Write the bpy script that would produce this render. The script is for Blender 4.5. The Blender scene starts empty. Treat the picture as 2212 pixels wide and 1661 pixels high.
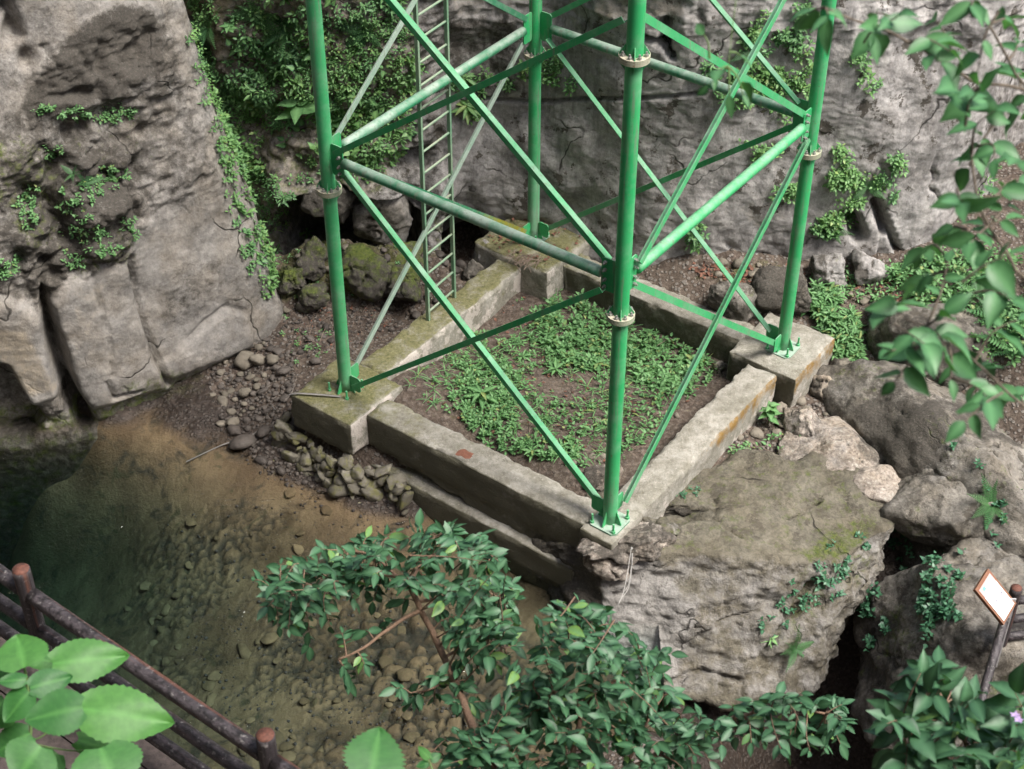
import bpy, math, random
import numpy as np
from mathutils import Vector, Matrix

# ------------------------------------------------------------------ camera, sky, sun, exposure
scn = bpy.context.scene
COL = scn.collection
CAM = np.array([-0.7088, -16.1826, 13.0808])
PITCH = 0.689807
FPX, CX, CY = 3518.0, 1106.0, 830.5          # focal length in units of a 2212 px wide picture
cam_d = bpy.data.cameras.new('camera'); cam = bpy.data.objects.new('camera', cam_d); COL.objects.link(cam)
cam.location = CAM
cam.rotation_euler = (math.pi / 2 - PITCH, 0, 0)
cam_d.sensor_width = 36.0
cam_d.lens = 36.0 * FPX / 2212.0
cam_d.clip_start = 0.05; cam_d.clip_end = 500
cam_d.dof.use_dof = True
cam_d.dof.focus_distance = 15.5
cam_d.dof.aperture_fstop = 3.6
scn.camera = cam

world = bpy.data.worlds.new('World'); scn.world = world; world.use_nodes = True
SUN_AZ = math.radians(-27)       # direction towards the sun in the XY plane, from +x
SUN_EL = math.radians(58)
wn = world.node_tree.nodes; wl = world.node_tree.links; wn.clear()
sky = wn.new('ShaderNodeTexSky'); sky.sky_type = 'NISHITA'; sky.sun_disc = False
sky.sun_elevation = SUN_EL; sky.sun_rotation = math.pi / 2 - SUN_AZ
sky.air_density = 1.0; sky.dust_density = 4.0; sky.ozone_density = 1.0
bg = wn.new('ShaderNodeBackground'); bg.inputs[1].default_value = 0.065
wo = wn.new('ShaderNodeOutputWorld'); wl.new(sky.outputs[0], bg.inputs[0]); wl.new(bg.outputs[0], wo.inputs[0])
sun_d = bpy.data.lights.new('sun', 'SUN'); sun_d.energy = 1.5; sun_d.angle = math.radians(20); sun_d.color = (1.0, 0.96, 0.89)
sun = bpy.data.objects.new('sun', sun_d); COL.objects.link(sun)
sdir = Vector((math.cos(SUN_EL) * math.cos(SUN_AZ), math.cos(SUN_EL) * math.sin(SUN_AZ), math.sin(SUN_EL)))
sun.rotation_euler = sdir.to_track_quat('Z', 'Y').to_euler(); sun.location = sdir * 30
vs = scn.view_settings; vs.view_transform = 'Standard'; vs.look = 'None'; vs.exposure = 1.98; vs.gamma = 1.0
vs.use_curve_mapping = False

cy = scn.cycles; cy.adaptive_threshold = 0.02; cy.max_bounces = 7; cy.diffuse_bounces = 2; cy.glossy_bounces = 2; cy.transmission_bounces = 3; cy.transparent_max_bounces = 8
random.seed(7); RNG = np.random.default_rng(7)

# ------------------------------------------------------------------ survey helpers: picture bearing -> place
_f = np.array([0, math.cos(PITCH), -math.sin(PITCH)]); _u = np.array([0, math.sin(PITCH), math.cos(PITCH)]); _r = np.array([1.0, 0, 0])
def ray(u, v): return _f + _r * ((u - CX) / FPX) + _u * ((CY - v) / FPX)
def at_z(u, v, z):
    d = ray(u, v); return CAM + d * ((z - CAM[2]) / d[2])
def at_y(u, v, y):
    d = ray(u, v); return CAM + d * ((y - CAM[1]) / d[1])
def at_w(u, v, w): return CAM + ray(u, v) * w
def pix(P):
    q = np.asarray(P, float) - CAM; w = q @ _f
    return CX + FPX * (q @ _r) / w, CY - FPX * (q @ _u) / w, w

# ------------------------------------------------------------------ numpy noise
def _hash(ix, iy, iz, seed):
    h = (ix.astype(np.int64) * 374761393 + iy.astype(np.int64) * 668265263 + iz.astype(np.int64) * 2147483647 + seed * 974634777) & 0xffffffff
    h = ((h ^ (h >> 13)) * 1274126177) & 0xffffffff
    h = (h ^ (h >> 16)) & 0xffffffff
    return h / 4294967295.0
def vnoise(P, seed=0):
    i = np.floor(P); f = P - i; f = f * f * f * (f * (f * 6 - 15) + 10)
    i = i.astype(np.int64); r = 0
    for dx in (0, 1):
        wx = f[:, 0] if dx else 1 - f[:, 0]
        for dy in (0, 1):
            wy = f[:, 1] if dy else 1 - f[:, 1]
            for dz in (0, 1):
                wz = f[:, 2] if dz else 1 - f[:, 2]
                r = r + wx * wy * wz * _hash(i[:, 0] + dx, i[:, 1] + dy, i[:, 2] + dz, seed)
    return r * 2 - 1
def fbm(P, s=1.0, oct=5, gain=0.5, seed=0):
    P = np.asarray(P, float) * s; a = 1.0; t = 0; n = 0
    for k in range(oct):
        t = t + a * vnoise(P + k * 17.3, seed + k); n += a; a *= gain; P = P * 2.03
    return t / n
def ridged(P, s=1.0, oct=4, gain=0.5, seed=0):
    P = np.asarray(P, float) * s; a = 1.0; t = 0; n = 0
    for k in range(oct):
        t = t + a * (1 - np.abs(vnoise(P + k * 11.1, seed + k)) * 2); n += a; a *= gain; P = P * 2.1
    return t / n
def worley(P, s=1.0, seed=0):
    P = np.asarray(P, float) * s; i = np.floor(P).astype(np.int64); d1 = np.full(len(P), 9.0); d2 = d1.copy()
    for dx in (-1, 0, 1):
        for dy in (-1, 0, 1):
            for dz in (-1, 0, 1):
                c = i + np.array([dx, dy, dz])
                q = np.stack([c[:, k] + _hash(c[:, 0], c[:, 1], c[:, 2], seed + k) for k in range(3)], 1)
                d = np.linalg.norm(P - q, axis=1)
                d2 = np.where(d < d1, d1, np.minimum(d2, d)); d1 = np.minimum(d1, d)
    return d1, d2
def plates(P, s, k, seed):
    q = fbm(P, s, 4, .55, seed) * k; f = np.floor(q); return (f + sstep(.38, .62, q - f)) / k
def sstep(a, b, x):
    t = np.clip((x - a) / (b - a), 0, 1); return t * t * (3 - 2 * t)
def line_d(U, V, pts):
    """distance of points to a polyline"""
    pts = np.asarray(pts, float); best = np.full(np.shape(U), 1e9)
    for a, b in zip(pts[:-1], pts[1:]):
        ab = b - a; t = np.clip(((U - a[0]) * ab[0] + (V - a[1]) * ab[1]) / (ab @ ab + 1e-9), 0, 1)
        best = np.minimum(best, np.hypot(U - a[0] - t * ab[0], V - a[1] - t * ab[1]))
    return best
def inside(U, V, poly):
    poly = np.asarray(poly, float); r = np.zeros(np.shape(U), bool); n = len(poly)
    for k in range(n):
        x1, y1 = poly[k]; x2, y2 = poly[(k + 1) % n]
        c = ((y1 > V) != (y2 > V)) & (U < (x2 - x1) * (V - y1) / (y2 - y1 + 1e-12) + x1)
        r ^= c
    return r
def area(U, V, poly, soft=15.0):
    poly = list(poly); d = line_d(U, V, poly + [poly[0]])
    d = np.where(inside(U, V, poly), d, -d)
    return sstep(-soft, soft, d)

# ------------------------------------------------------------------ mesh helpers
WL = {}
def set_mesh(me, V, F):
    V = np.asarray(V, np.float32); F = np.asarray(F, np.int32)
    k = F.shape[1]
    me.vertices.add(len(V)); me.vertices.foreach_set('co', V.ravel())
    me.loops.add(F.size); me.loops.foreach_set('vertex_index', F.ravel())
    me.polygons.add(len(F)); me.polygons.foreach_set('loop_start', np.arange(0, F.size, k, dtype=np.int32))
    me.update(calc_edges=True)
def make_mesh(name, V, F, mat, smooth=True, attrs=None):
    me = bpy.data.meshes.new(name)
    if isinstance(F, np.ndarray) and F.ndim == 2: set_mesh(me, V, F)
    else: me.from_pydata([tuple(v) for v in V], [], [tuple(f) for f in F])
    if mat: me.materials.append(mat)
    if smooth: me.polygons.foreach_set('use_smooth', np.ones(len(me.polygons), bool))
    for k, a in (attrs or {}).items():
        at = me.attributes.new(k, 'FLOAT', 'POINT'); at.data.foreach_set('value', np.asarray(a, np.float32))
    me.update(); return me
def link(name, me, parent=None, loc=(0, 0, 0), rot=None, scale=None):
    o = bpy.data.objects.new(name, me); COL.objects.link(o)
    o.location = loc
    if rot is not None: o.rotation_euler = rot
    if scale is not None: o.scale = scale
    if parent is not None: o.parent = parent
    return o
def props(o, label=None, cat=None, group=None, kind=None):
    if label: o['label'] = label
    if cat: o['category'] = cat
    if group: o['group'] = group
    if kind: o['kind'] = kind
    return o
def thing(name, label, cat, loc, group=None):
    o = link(name, None, None, tuple(float(c) for c in loc)); props(o, label, cat, group); WL[o.name] = np.array(loc, float); return o
def part(name, V, F, mat, parent, smooth=True, attrs=None, label=None, kind=None):
    """a part given in world coordinates, hung under its thing (or under another part)"""
    base = WL[parent.name]
    o = link(name, make_mesh(name, np.asarray(V, float) - base, F, mat, smooth, attrs), parent)
    WL[o.name] = base; props(o, label, None, None, kind); return o
def solo(name, V, F, mat, label=None, cat=None, group=None, kind=None, base=None, smooth=True, attrs=None):
    """a thing that is one mesh; its origin is put at its base"""
    V = np.asarray(V, float)
    if base is None:
        base = np.array([V[:, 0].mean(), V[:, 1].mean(), V[:, 2].min()]) if cat else np.zeros(3)
    o = link(name, make_mesh(name, V - base, F, mat, smooth, attrs), None, tuple(base)); WL[o.name] = np.array(base, float)
    return props(o, label, cat, group, kind)
def grid_f(n, m, wrap=False):
    i, j = np.meshgrid(np.arange(n - 1), np.arange(m if wrap else m - 1), indexing='ij'); j2 = (j + 1) % m
    return np.stack([i * m + j, i * m + j2, (i + 1) * m + j2, (i + 1) * m + j], -1).reshape(-1, 4)
def join(chunks):
    Vs, Fs, n = [], [], 0
    for V, F in chunks:
        Vs.append(np.asarray(V, float)); Fs.append(np.asarray(F) + n); n += len(V)
    return np.concatenate(Vs), np.concatenate(Fs)
def frame(d):
    d = np.asarray(d, float); d = d / np.linalg.norm(d)
    a = np.array([0, 0, 1.0]) if abs(d[2]) < 0.95 else np.array([1.0, 0, 0])
    x = np.cross(a, d); x /= np.linalg.norm(x); return x, np.cross(d, x), d
def tube(pts, rad, k=8, cap=True):
    pts = np.asarray(pts, float); n = len(pts); rad = np.broadcast_to(rad, (n,))
    T = np.gradient(pts, axis=0); th = np.linspace(0, 2 * math.pi, k, endpoint=False); V = []
    x, y, _ = frame(T[0])
    for i in range(n):
        t = T[i] / (np.linalg.norm(T[i]) + 1e-9)
        x = x - t * (x @ t); x /= np.linalg.norm(x) + 1e-9; y = np.cross(t, x)
        V.append(pts[i] + rad[i] * (np.cos(th)[:, None] * x + np.sin(th)[:, None] * y))
    V = np.concatenate(V); F = grid_f(n, k, True)[:, ::-1]
    if cap:
        V = np.concatenate([V, pts[:1], pts[-1:]]); c0, c1 = n * k, n * k + 1; j = np.arange(k); j2 = (j + 1) % k
        F = np.concatenate([F, np.stack([j, j2, np.full(k, c0), np.full(k, c0)], 1)[:, :], np.stack([(n - 1) * k + j2, (n - 1) * k + j, np.full(k, c1), np.full(k, c1)], 1)])
        F = [tuple(dict.fromkeys(f)) for f in F.tolist()]
    return V, F
def joinl(chunks):
    Vs, Fs, n = [], [], 0
    for V, F in chunks:
        V = np.asarray(V, float); Vs.append(V)
        Fs += [tuple(int(q) + n for q in f) for f in (F.tolist() if isinstance(F, np.ndarray) else F)]; n += len(V)
    return np.concatenate(Vs), Fs
def box(c, ax, ay, az, hx, hy, hz):
    """box at c with half sizes along three axes"""
    c = np.asarray(c, float); ax, ay, az = (np.asarray(q, float) for q in (ax, ay, az)); V = []
    for sx, sy, sz in ((-1, -1, -1), (1, -1, -1), (1, 1, -1), (-1, 1, -1), (-1, -1, 1), (1, -1, 1), (1, 1, 1), (-1, 1, 1)):
        V.append(c + ax * hx * sx + ay * hy * sy + az * hz * sz)
    return np.array(V), [(0, 3, 2, 1), (4, 5, 6, 7), (0, 1, 5, 4), (1, 2, 6, 5), (2, 3, 7, 6), (3, 0, 4, 7)]
def spline(pts, n, closed=False):
    pts = np.asarray(pts, float)
    p = np.vstack([2 * pts[0] - pts[1], pts, 2 * pts[-1] - pts[-2]])
    seg = len(pts) - 1; d = np.linalg.norm(np.diff(pts, axis=0), axis=1); cum = np.r_[0, np.cumsum(d)]
    s = np.linspace(0, cum[-1], n); k = np.clip(np.searchsorted(cum, s, 'right') - 1, 0, seg - 1)
    t = ((s - cum[k]) / d[k])[:, None]
    p0, p1, p2, p3 = p[k], p[k + 1], p[k + 2], p[k + 3]
    return 0.5 * (2 * p1 + (p2 - p0) * t + (2 * p0 - 5 * p1 + 4 * p2 - p3) * t ** 2 + (3 * p1 - p0 - 3 * p2 + p3) * t ** 3)
def grid_normals(G):
    a = np.gradient(G, axis=0); b = np.gradient(G, axis=1); n = np.cross(a, b)
    return n / (np.linalg.norm(n, axis=2, keepdims=True) + 1e-12)

# ------------------------------------------------------------------ materials
def mat_new(name):
    m = bpy.data.materials.new(name); m.use_nodes = True; nt = m.node_tree; nt.nodes.clear()
    out = nt.nodes.new('ShaderNodeOutputMaterial'); b = nt.nodes.new('ShaderNodeBsdfPrincipled'); nt.links.new(b.outputs[0], out.inputs[0])
    return m, nt, b, out
class NB:
    """small node builder"""
    def __init__(s, nt): s.nt = nt; s.pos = nt.nodes.new('ShaderNodeNewGeometry')
    def n(s, t, **k):
        x = s.nt.nodes.new(t)
        for a, v in k.items(): setattr(x, a, v)
        return x
    def put(s, sock, v):
        if isinstance(v, bpy.types.NodeSocket): s.nt.links.new(v, sock)
        elif v is not None: sock.default_value = v
    def noise(s, scale, detail=5, rough=0.55, vec=None, dist=0.0):
        x = s.n('ShaderNodeTexNoise'); s.put(x.inputs['Vector'], vec or s.pos.outputs['Position'])
        x.inputs['Scale'].default_value = scale; x.inputs['Detail'].default_value = detail; x.inputs['Roughness'].default_value = rough; x.inputs['Distortion'].default_value = dist
        return x.outputs[0]
    def voro(s, scale, feature='F1', out=0, vec=None):
        x = s.n('ShaderNodeTexVoronoi', feature=feature); s.put(x.inputs['Vector'], vec or s.pos.outputs['Position']); x.inputs['Scale'].default_value = scale
        return x.outputs[out]
    def map(s, v, a, b, c=0.0, d=1.0):
        x = s.n('ShaderNodeMapRange'); x.clamp = True; s.put(x.inputs[0], v)
        for i, q in enumerate((a, b, c, d)): x.inputs[i + 1].default_value = q
        return x.outputs[0]
    def math(s, op, a, b=None):
        x = s.n('ShaderNodeMath', operation=op); s.put(x.inputs[0], a); s.put(x.inputs[1], b); return x.outputs[0]
    def mix(s, f, a, b, mode='MIX'):
        x = s.n('ShaderNodeMix', data_type='RGBA', blend_type=mode); s.put(x.inputs[0], f)
        s.put(x.inputs[6], a if isinstance(a, bpy.types.NodeSocket) else (*a, 1)); s.put(x.inputs[7], b if isinstance(b, bpy.types.NodeSocket) else (*b, 1)); return x.outputs[2]
    def attr(s, name):
        x = s.n('ShaderNodeAttribute', attribute_name=name); return x.outputs['Fac']
    def bump(s, h, strength, dist, prev=None):
        x = s.n('ShaderNodeBump'); x.inputs['Strength'].default_value = strength; x.inputs['Distance'].default_value = dist
        s.put(x.inputs['Height'], h)
        if prev: s.put(x.inputs['Normal'], prev)
        return x.outputs[0]
    def scaled(s, sx, sy, sz):
        x = s.n('ShaderNodeMapping'); s.put(x.inputs[0], s.pos.outputs['Position']); x.inputs['Scale'].default_value = (sx, sy, sz); return x.outputs[0]
    def objrand(s): return s.n('ShaderNodeObjectInfo').outputs['Random']

def rock_mat(name, a, b, dark=(0.045, 0.042, 0.036), moss=(0.05, 0.075, 0.018), tan=(0.30, 0.25, 0.18), speck=0.35, wet=0.0, streak=0.0, bumpk=1.0, spot=0.0, warm=None, motk=1.0):
    m, nt, bs, out = mat_new(name); q = NB(nt)
    big = q.noise(0.9, 4, 0.6); mid = q.noise(5.5, 4, 0.68); fine = q.noise(34, 3, 0.7)
    c = q.mix(q.map(big, 0.38, 0.62), tuple(x * .72 for x in a), tuple(x * 1.12 for x in b))
    c = q.mix(q.map(q.noise(2.3, 4, 0.62), 0.42, 0.66, 0, 0.6), c, warm or (a[0] * 1.15, a[1] * 1.02, a[2] * 0.80))
    c = q.mix(q.map(mid, 0.34, 0.68), q.mix(0.42, c, (a[0] * .4, a[1] * .4, a[2] * .4)), q.mix(0.35, c, (b[0] * 1.5, b[1] * 1.5, b[2] * 1.48)))
    mot = q.noise(21, 4, 0.78); sm = q.map(q.attr('smooth'), 0, 1, 1.0, 0.3)
    c = q.mix(q.math('MULTIPLY', sm, q.map(mot, 0.50, 0.34, 0, 0.75 * motk)), c, (a[0] * .30, a[1] * .29, a[2] * .28))
    c = q.mix(q.math('MULTIPLY', sm, q.map(mot, 0.54, 0.70, 0, 0.55 * motk)), c, (min(.6, b[0] * 1.7), min(.6, b[1] * 1.7), min(.6, b[2] * 1.68)))
    cn = q.n('ShaderNodeTexNoise'); q.put(cn.inputs['Vector'], q.pos.outputs['Position']); cn.inputs['Scale'].default_value = 1.6; cn.inputs['Detail'].default_value = 3
    vm = q.n('ShaderNodeVectorMath', operation='MULTIPLY_ADD'); q.put(vm.inputs[0], cn.outputs['Color']); vm.inputs[1].default_value = (.9, .9, .9); q.put(vm.inputs[2], q.pos.outputs['Position'])
    vc = q.voro(0.5, 'DISTANCE_TO_EDGE', 0, vm.outputs[0]); crk = q.math('MULTIPLY', q.map(vc, 0.010, 0.002), q.map(q.noise(1.1, 2, 0.5), 0.50, 0.60))
    if streak:
        st = q.noise(3.0, 4, 0.65, vec=q.scaled(2.2, 2.2, 0.22))
        c = q.mix(q.math('MULTIPLY', q.map(st, 0.5, 0.72), streak), c, (a[0] * 0.42, a[1] * 0.42, a[2] * 0.43))
    v = q.math('ADD', q.attr('tan'), q.math('MULTIPLY', q.math('SUBTRACT', mid, 0.5), 0.8))
    c = q.mix(q.map(v, 0.35, 0.75), c, tan)
    v = q.math('ADD', q.attr('lime_and_light'), q.math('MULTIPLY', q.math('SUBTRACT', q.noise(3.2, 4, 0.7), 0.5), 1.3))
    c = q.mix(q.map(v, 0.38, 0.68, 0, 0.75), c, q.mix(q.map(mot, 0.35, 0.65), (0.21, 0.202, 0.195), (0.37, 0.358, 0.345)))
    # dark lichen and weathering crust; the dark mask also carries painted shade
    if spot:
        sv = q.noise(2.6, 5, 0.72)
        c = q.mix(q.math('MULTIPLY', q.map(sv, 0.585, 0.62), spot), c, (dark[0] * 1.5, dark[1] * 1.4, dark[2] * 1.3))
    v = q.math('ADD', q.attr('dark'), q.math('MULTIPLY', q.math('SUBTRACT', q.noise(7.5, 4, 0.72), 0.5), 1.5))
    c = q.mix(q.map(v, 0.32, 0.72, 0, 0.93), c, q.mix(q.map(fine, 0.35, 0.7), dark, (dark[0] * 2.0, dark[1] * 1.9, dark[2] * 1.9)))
    c = q.mix(q.math('MULTIPLY', q.map(fine, 0.66, 0.72), speck), c, (0.5, 0.48, 0.44))
    c = q.mix(q.math('MULTIPLY', crk, 0.85), c, (0.02, 0.018, 0.015))
    c = q.mix(q.math('MULTIPLY', q.map(fine, 0.36, 0.28), 0.5), c, (0.05, 0.046, 0.042))
    v = q.math('ADD', q.attr('moss'), q.math('MULTIPLY', q.math('SUBTRACT', q.noise(9, 4, 0.7), 0.5), 1.6))
    mo = q.mix(q.map(fine, 0.35, 0.65), moss, (moss[0] * 2.6, moss[1] * 2.1, moss[2] * 1.8))
    c = q.mix(q.map(v, 0.4, 0.8, 0, 0.92), c, mo)
    wetf = q.attr('wet')
    c = q.mix(q.math('MULTIPLY', wetf, 0.75), c, q.mix(1.0, c, (0.35, 0.30, 0.26), 'MULTIPLY'))
    nt.links.new(c, bs.inputs['Base Color'])
    nt.links.new(q.map(wetf, 0, 1, 0.92, 0.28), bs.inputs['Roughness'])
    bs.inputs['Specular IOR Level'].default_value = 0.25
    h = q.math('SUBTRACT', q.noise(13, 5, 0.75), q.math('MULTIPLY', crk, 0.5))
    nt.links.new(q.bump(h, 0.8 * bumpk, 0.055), bs.inputs['Normal'])
    return m
M = {}
M['cliff'] = rock_mat('cliff_limestone', (0.185, 0.174, 0.162), (0.305, 0.290, 0.272), speck=0.25, warm=(0.235, 0.195, 0.145), motk=0.6, bumpk=.75)
M['wall'] = rock_mat('back_wall_limestone', (0.255, 0.243, 0.237), (0.40, 0.386, 0.375), speck=0.3, streak=0.75, spot=0.9, warm=(0.27, 0.25, 0.23), motk=0.42, bumpk=.6)
M['slab'] = rock_mat('tufa_slab', (0.115, 0.104, 0.080), (0.185, 0.170, 0.135), speck=0.2, spot=0.6, warm=(0.125, 0.102, 0.064), motk=0.45, bumpk=1.2)
M['boulder'] = rock_mat('boulder_stone', (0.15, 0.14, 0.124), (0.26, 0.243, 0.217), speck=0.3, spot=0.75, warm=(0.20, 0.165, 0.115), motk=0.5)
M['clay'] = rock_mat('cracked_mortar', (0.30, 0.26, 0.225), (0.40, 0.355, 0.315), speck=0.3, spot=0.3)

def soil_mat():
    m, nt, bs, out = mat_new('soil_and_gravel'); q = NB(nt)
    n1 = q.noise(2.2, 4, 0.65); n2 = q.noise(16, 4, 0.7)
    c = q.mix(q.map(n1, 0.35, 0.65), (0.045, 0.031, 0.024), (0.090, 0.068, 0.052))
    c = q.mix(q.map(n2, 0.45, 0.8), c, (0.21, 0.17, 0.14))
    vd = q.n('ShaderNodeTexVoronoi'); q.put(vd.inputs['Vector'], q.pos.outputs['Position']); vd.inputs['Scale'].default_value = 16
    peb = q.map(vd.outputs['Distance'], 0.42, 0.3)
    c = q.mix(q.math('MULTIPLY', q.math('MULTIPLY', peb, q.attr('gravel')), 0.85), c, q.mix(q.n('ShaderNodeSeparateColor').outputs[0] if 0 else n2, (0.10, 0.09, 0.08), (0.30, 0.27, 0.24)))
    v = q.math('ADD', q.attr('moss'), q.math('MULTIPLY', q.math('SUBTRACT', q.noise(6, 4, 0.7), 0.5), 1.5))
    c = q.mix(q.map(v, 0.4, 0.75, 0, 0.9), c, q.mix(q.map(n2, 0.35, 0.65), (0.030, 0.032, 0.010), (0.105, 0.110, 0.030)))
    # silt on the pool bed, with dark weed patches
    bed = q.attr('bed')
    bc = q.mix(q.map(q.noise(1.1, 4, 0.62), 0.38, 0.62), (0.135, 0.088, 0.045), (0.235, 0.165, 0.090))
    bc = q.mix(q.map(q.noise(2.6, 4, 0.7, dist=0.5), 0.53, 0.68, 0, 0.85), bc, (0.03, 0.026, 0.016))
    bc = q.mix(q.map(q.noise(3.1, 3, 0.6, dist=1.0), 0.62, 0.7, 0, 0.6), bc, (0.03, 0.038, 0.008))
    bc = q.mix(q.math('MULTIPLY', q.attr('crack'), 0.92), bc, (0.022, 0.018, 0.011))
    c = q.mix(bed, c, bc)
    wetf = q.attr('wet')
    c = q.mix(q.math('MULTIPLY', wetf, 0.8), c, q.mix(1.0, c, (0.24, 0.21, 0.20), 'MULTIPLY'))
    nt.links.new(c, bs.inputs['Base Color']); nt.links.new(q.map(wetf, 0, 1, 0.95, 0.5), bs.inputs['Roughness'])
    h = q.math('ADD', q.noise(18, 4, 0.72), q.math('MULTIPLY', q.math('MULTIPLY', peb, q.attr('gravel')), 0.8))
    nt.links.new(q.bump(h, 0.8, 0.04), bs.inputs['Normal'])
    return m
M['soil'] = soil_mat()

def concrete_mat():
    m, nt, bs, out = mat_new('weathered_concrete'); q = NB(nt)
    n1 = q.noise(1.6, 3, 0.62); n2 = q.noise(24, 4, 0.72); n3 = q.noise(7, 4, 0.7)
    c = q.mix(q.map(n1, 0.35, 0.65), (0.25, 0.238, 0.20), (0.40, 0.383, 0.34))
    c = q.mix(q.map(n3, 0.40, 0.66, 0, 0.7), c, (0.145, 0.135, 0.10))
    c = q.mix(q.map(n2, 0.56, 0.72, 0, 0.55), c, (0.55, 0.52, 0.46))
    c = q.mix(q.map(n2, 0.42, 0.28, 0, 0.6), c, (0.11, 0.10, 0.075))
    v = q.math('ADD', q.attr('moss'), q.math('MULTIPLY', q.math('SUBTRACT', q.noise(4.5, 4, 0.7), 0.5), 1.5))
    c = q.mix(q.map(v, 0.38, 0.78, 0, 0.85), c, q.mix(q.map(n2, 0.3, 0.7), (0.075, 0.078, 0.022), (0.21, 0.20, 0.085)))
    v = q.math('ADD', q.attr('lime_and_light'), q.math('MULTIPLY', q.math('SUBTRACT', q.noise(5, 4, 0.65), 0.5), 1.3))
    c = q.mix(q.map(v, 0.5, 0.6, 0, 0.9), c, q.mix(n2, (0.40, 0.36, 0.32), (0.60, 0.55, 0.50)))
    v = q.math('ADD', q.attr('rust'), q.math('MULTIPLY', q.math('SUBTRACT', q.noise(6, 3, 0.7), 0.5), 1.4))
    c = q.mix(q.map(v, 0.45, 0.75, 0, 0.85), c, (0.23, 0.13, 0.025))
    v = q.math('ADD', q.attr('painted_shade'), q.math('MULTIPLY', q.math('SUBTRACT', q.noise(3.5, 4, 0.7), 0.5), 1.0))
    c = q.mix(q.map(v, 0.3, 0.75, 0, 0.9), c, q.mix(n3, (0.055, 0.05, 0.033), (0.10, 0.095, 0.065)))  # dark tone for faces that are painted as shaded
    nt.links.new(c, bs.inputs['Base Color']); bs.inputs['Roughness'].default_value = 0.93; bs.inputs['Specular IOR Level'].default_value = 0.2
    h = q.math('ADD', q.noise(30, 4, 0.75), q.math('MULTIPLY', n3, 0.6))
    nt.links.new(q.bump(h, 0.75, 0.03), bs.inputs['Normal'])
    return m
M['concrete'] = concrete_mat()

def paint_mat(name, base, fade, dust=0.75, rust=0.35, lichen=0.0):
    m, nt, bs, out = mat_new(name); q = NB(nt)
    n1 = q.noise(1.3, 3, 0.6); n2 = q.noise(14, 4, 0.7); n3 = q.noise(70, 2, 0.7)
    c = q.mix(q.map(n1, 0.35, 0.7), base, (base[0] * 1.5 + 0.01, base[1] * 1.12, base[2] * 1.2))
    sx = q.n('ShaderNodeSeparateXYZ'); q.put(sx.inputs[0], q.pos.outputs['Normal'])
    upf = q.map(sx.outputs[2], 0.1, 0.95)                      # dust and chalking lie on upward faces
    f = q.math('MULTIPLY', upf, q.map(q.noise(5, 4, 0.7), 0.25, 0.7))
    f = q.math('ADD', q.math('MULTIPLY', f, dust), q.math('MULTIPLY', q.map(q.noise(2.2, 4, 0.72), 0.46, 0.72), dust * 0.6))
    f = q.math('ADD', f, q.math('MULTIPLY', q.attr('fade'), 0.75))
    c = q.mix(q.map(f, 0, 1, 0, 0.85), c, fade)
    c = q.mix(q.map(n2, 0.64, 0.72, 0, rust), c, (0.17, 0.11, 0.06))
    dr = q.noise(2.0, 4, 0.65, vec=q.scaled(9, 9, 0.7))
    c = q.mix(q.map(dr, 0.54, 0.68, 0, 0.65), c, (fade[0] * .55, fade[1] * .5, fade[2] * .45))
    c = q.mix(q.map(q.noise(26, 4, 0.75), 0.62, 0.70, 0, 0.6), c, (0.11, 0.07, 0.045))
    v = q.math('ADD', q.attr('lichen'), q.math('MULTIPLY', q.math('SUBTRACT', n2, 0.5), 1.2))
    c = q.mix(q.map(v, 0.5, 0.8, 0, 0.9), c, (0.30, 0.27, 0.02))
    nt.links.new(c, bs.inputs['Base Color']); nt.links.new(q.map(n2, 0.3, 0.7, 0.38, 0.62), bs.inputs['Roughness'])
    bs.inputs['Specular IOR Level'].default_value = 0.4
    nt.links.new(q.bump(q.math('ADD', n3, n2), 0.25, 0.006), bs.inputs['Normal'])
    return m
M['paint'] = paint_mat('green_gloss_paint', (0.020, 0.33, 0.105), (0.30, 0.44, 0.34), rust=0.6)
M['paint_old'] = paint_mat('chalky_green_paint', (0.016, 0.19, 0.085), (0.36, 0.44, 0.38), dust=1.15, rust=0.4)
M['paint_dull'] = paint_mat('ladder_paint', (0.12, 0.26, 0.16), (0.40, 0.40, 0.32), dust=0.7, rust=0.8)
M['flange'] = paint_mat('flange_weathered', (0.24, 0.31, 0.21), (0.50, 0.45, 0.36), dust=1.1, rust=0.8)
def plain(name, col, rough=0.6, var=0.25, metal=0.0, bump=0.0, scale=20):
    m, nt, bs, out = mat_new(name); q = NB(nt)
    n = q.noise(scale, 6, 0.65)
    c = q.mix(q.map(n, 0.3, 0.7), tuple(x * (1 - var) for x in col), tuple(min(1, x * (1 + var)) for x in col))
    nt.links.new(c, bs.inputs['Base Color']); bs.inputs['Roughness'].default_value = rough; bs.inputs['Metallic'].default_value = metal
    if bump: nt.links.new(q.bump(n, bump, 0.02), bs.inputs['Normal'])
    return m
M['bolt'] = plain('galvanised_bolt', (0.35, 0.35, 0.33), 0.45, metal=0.6)
M['brick'] = plain('red_brick', (0.20, 0.085, 0.055), 0.95, bump=0.6)

# ------------------------------------------------------------------ tower frame of reference
E1 = np.array([0.80203, -0.59729, 0.0]); E2 = np.array([0.59729, 0.80203, 0.0]); EZ = np.array([0, 0, 1.0])
def T(a, b, z=0.0): return E1 * a + E2 * b + EZ * z

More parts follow.
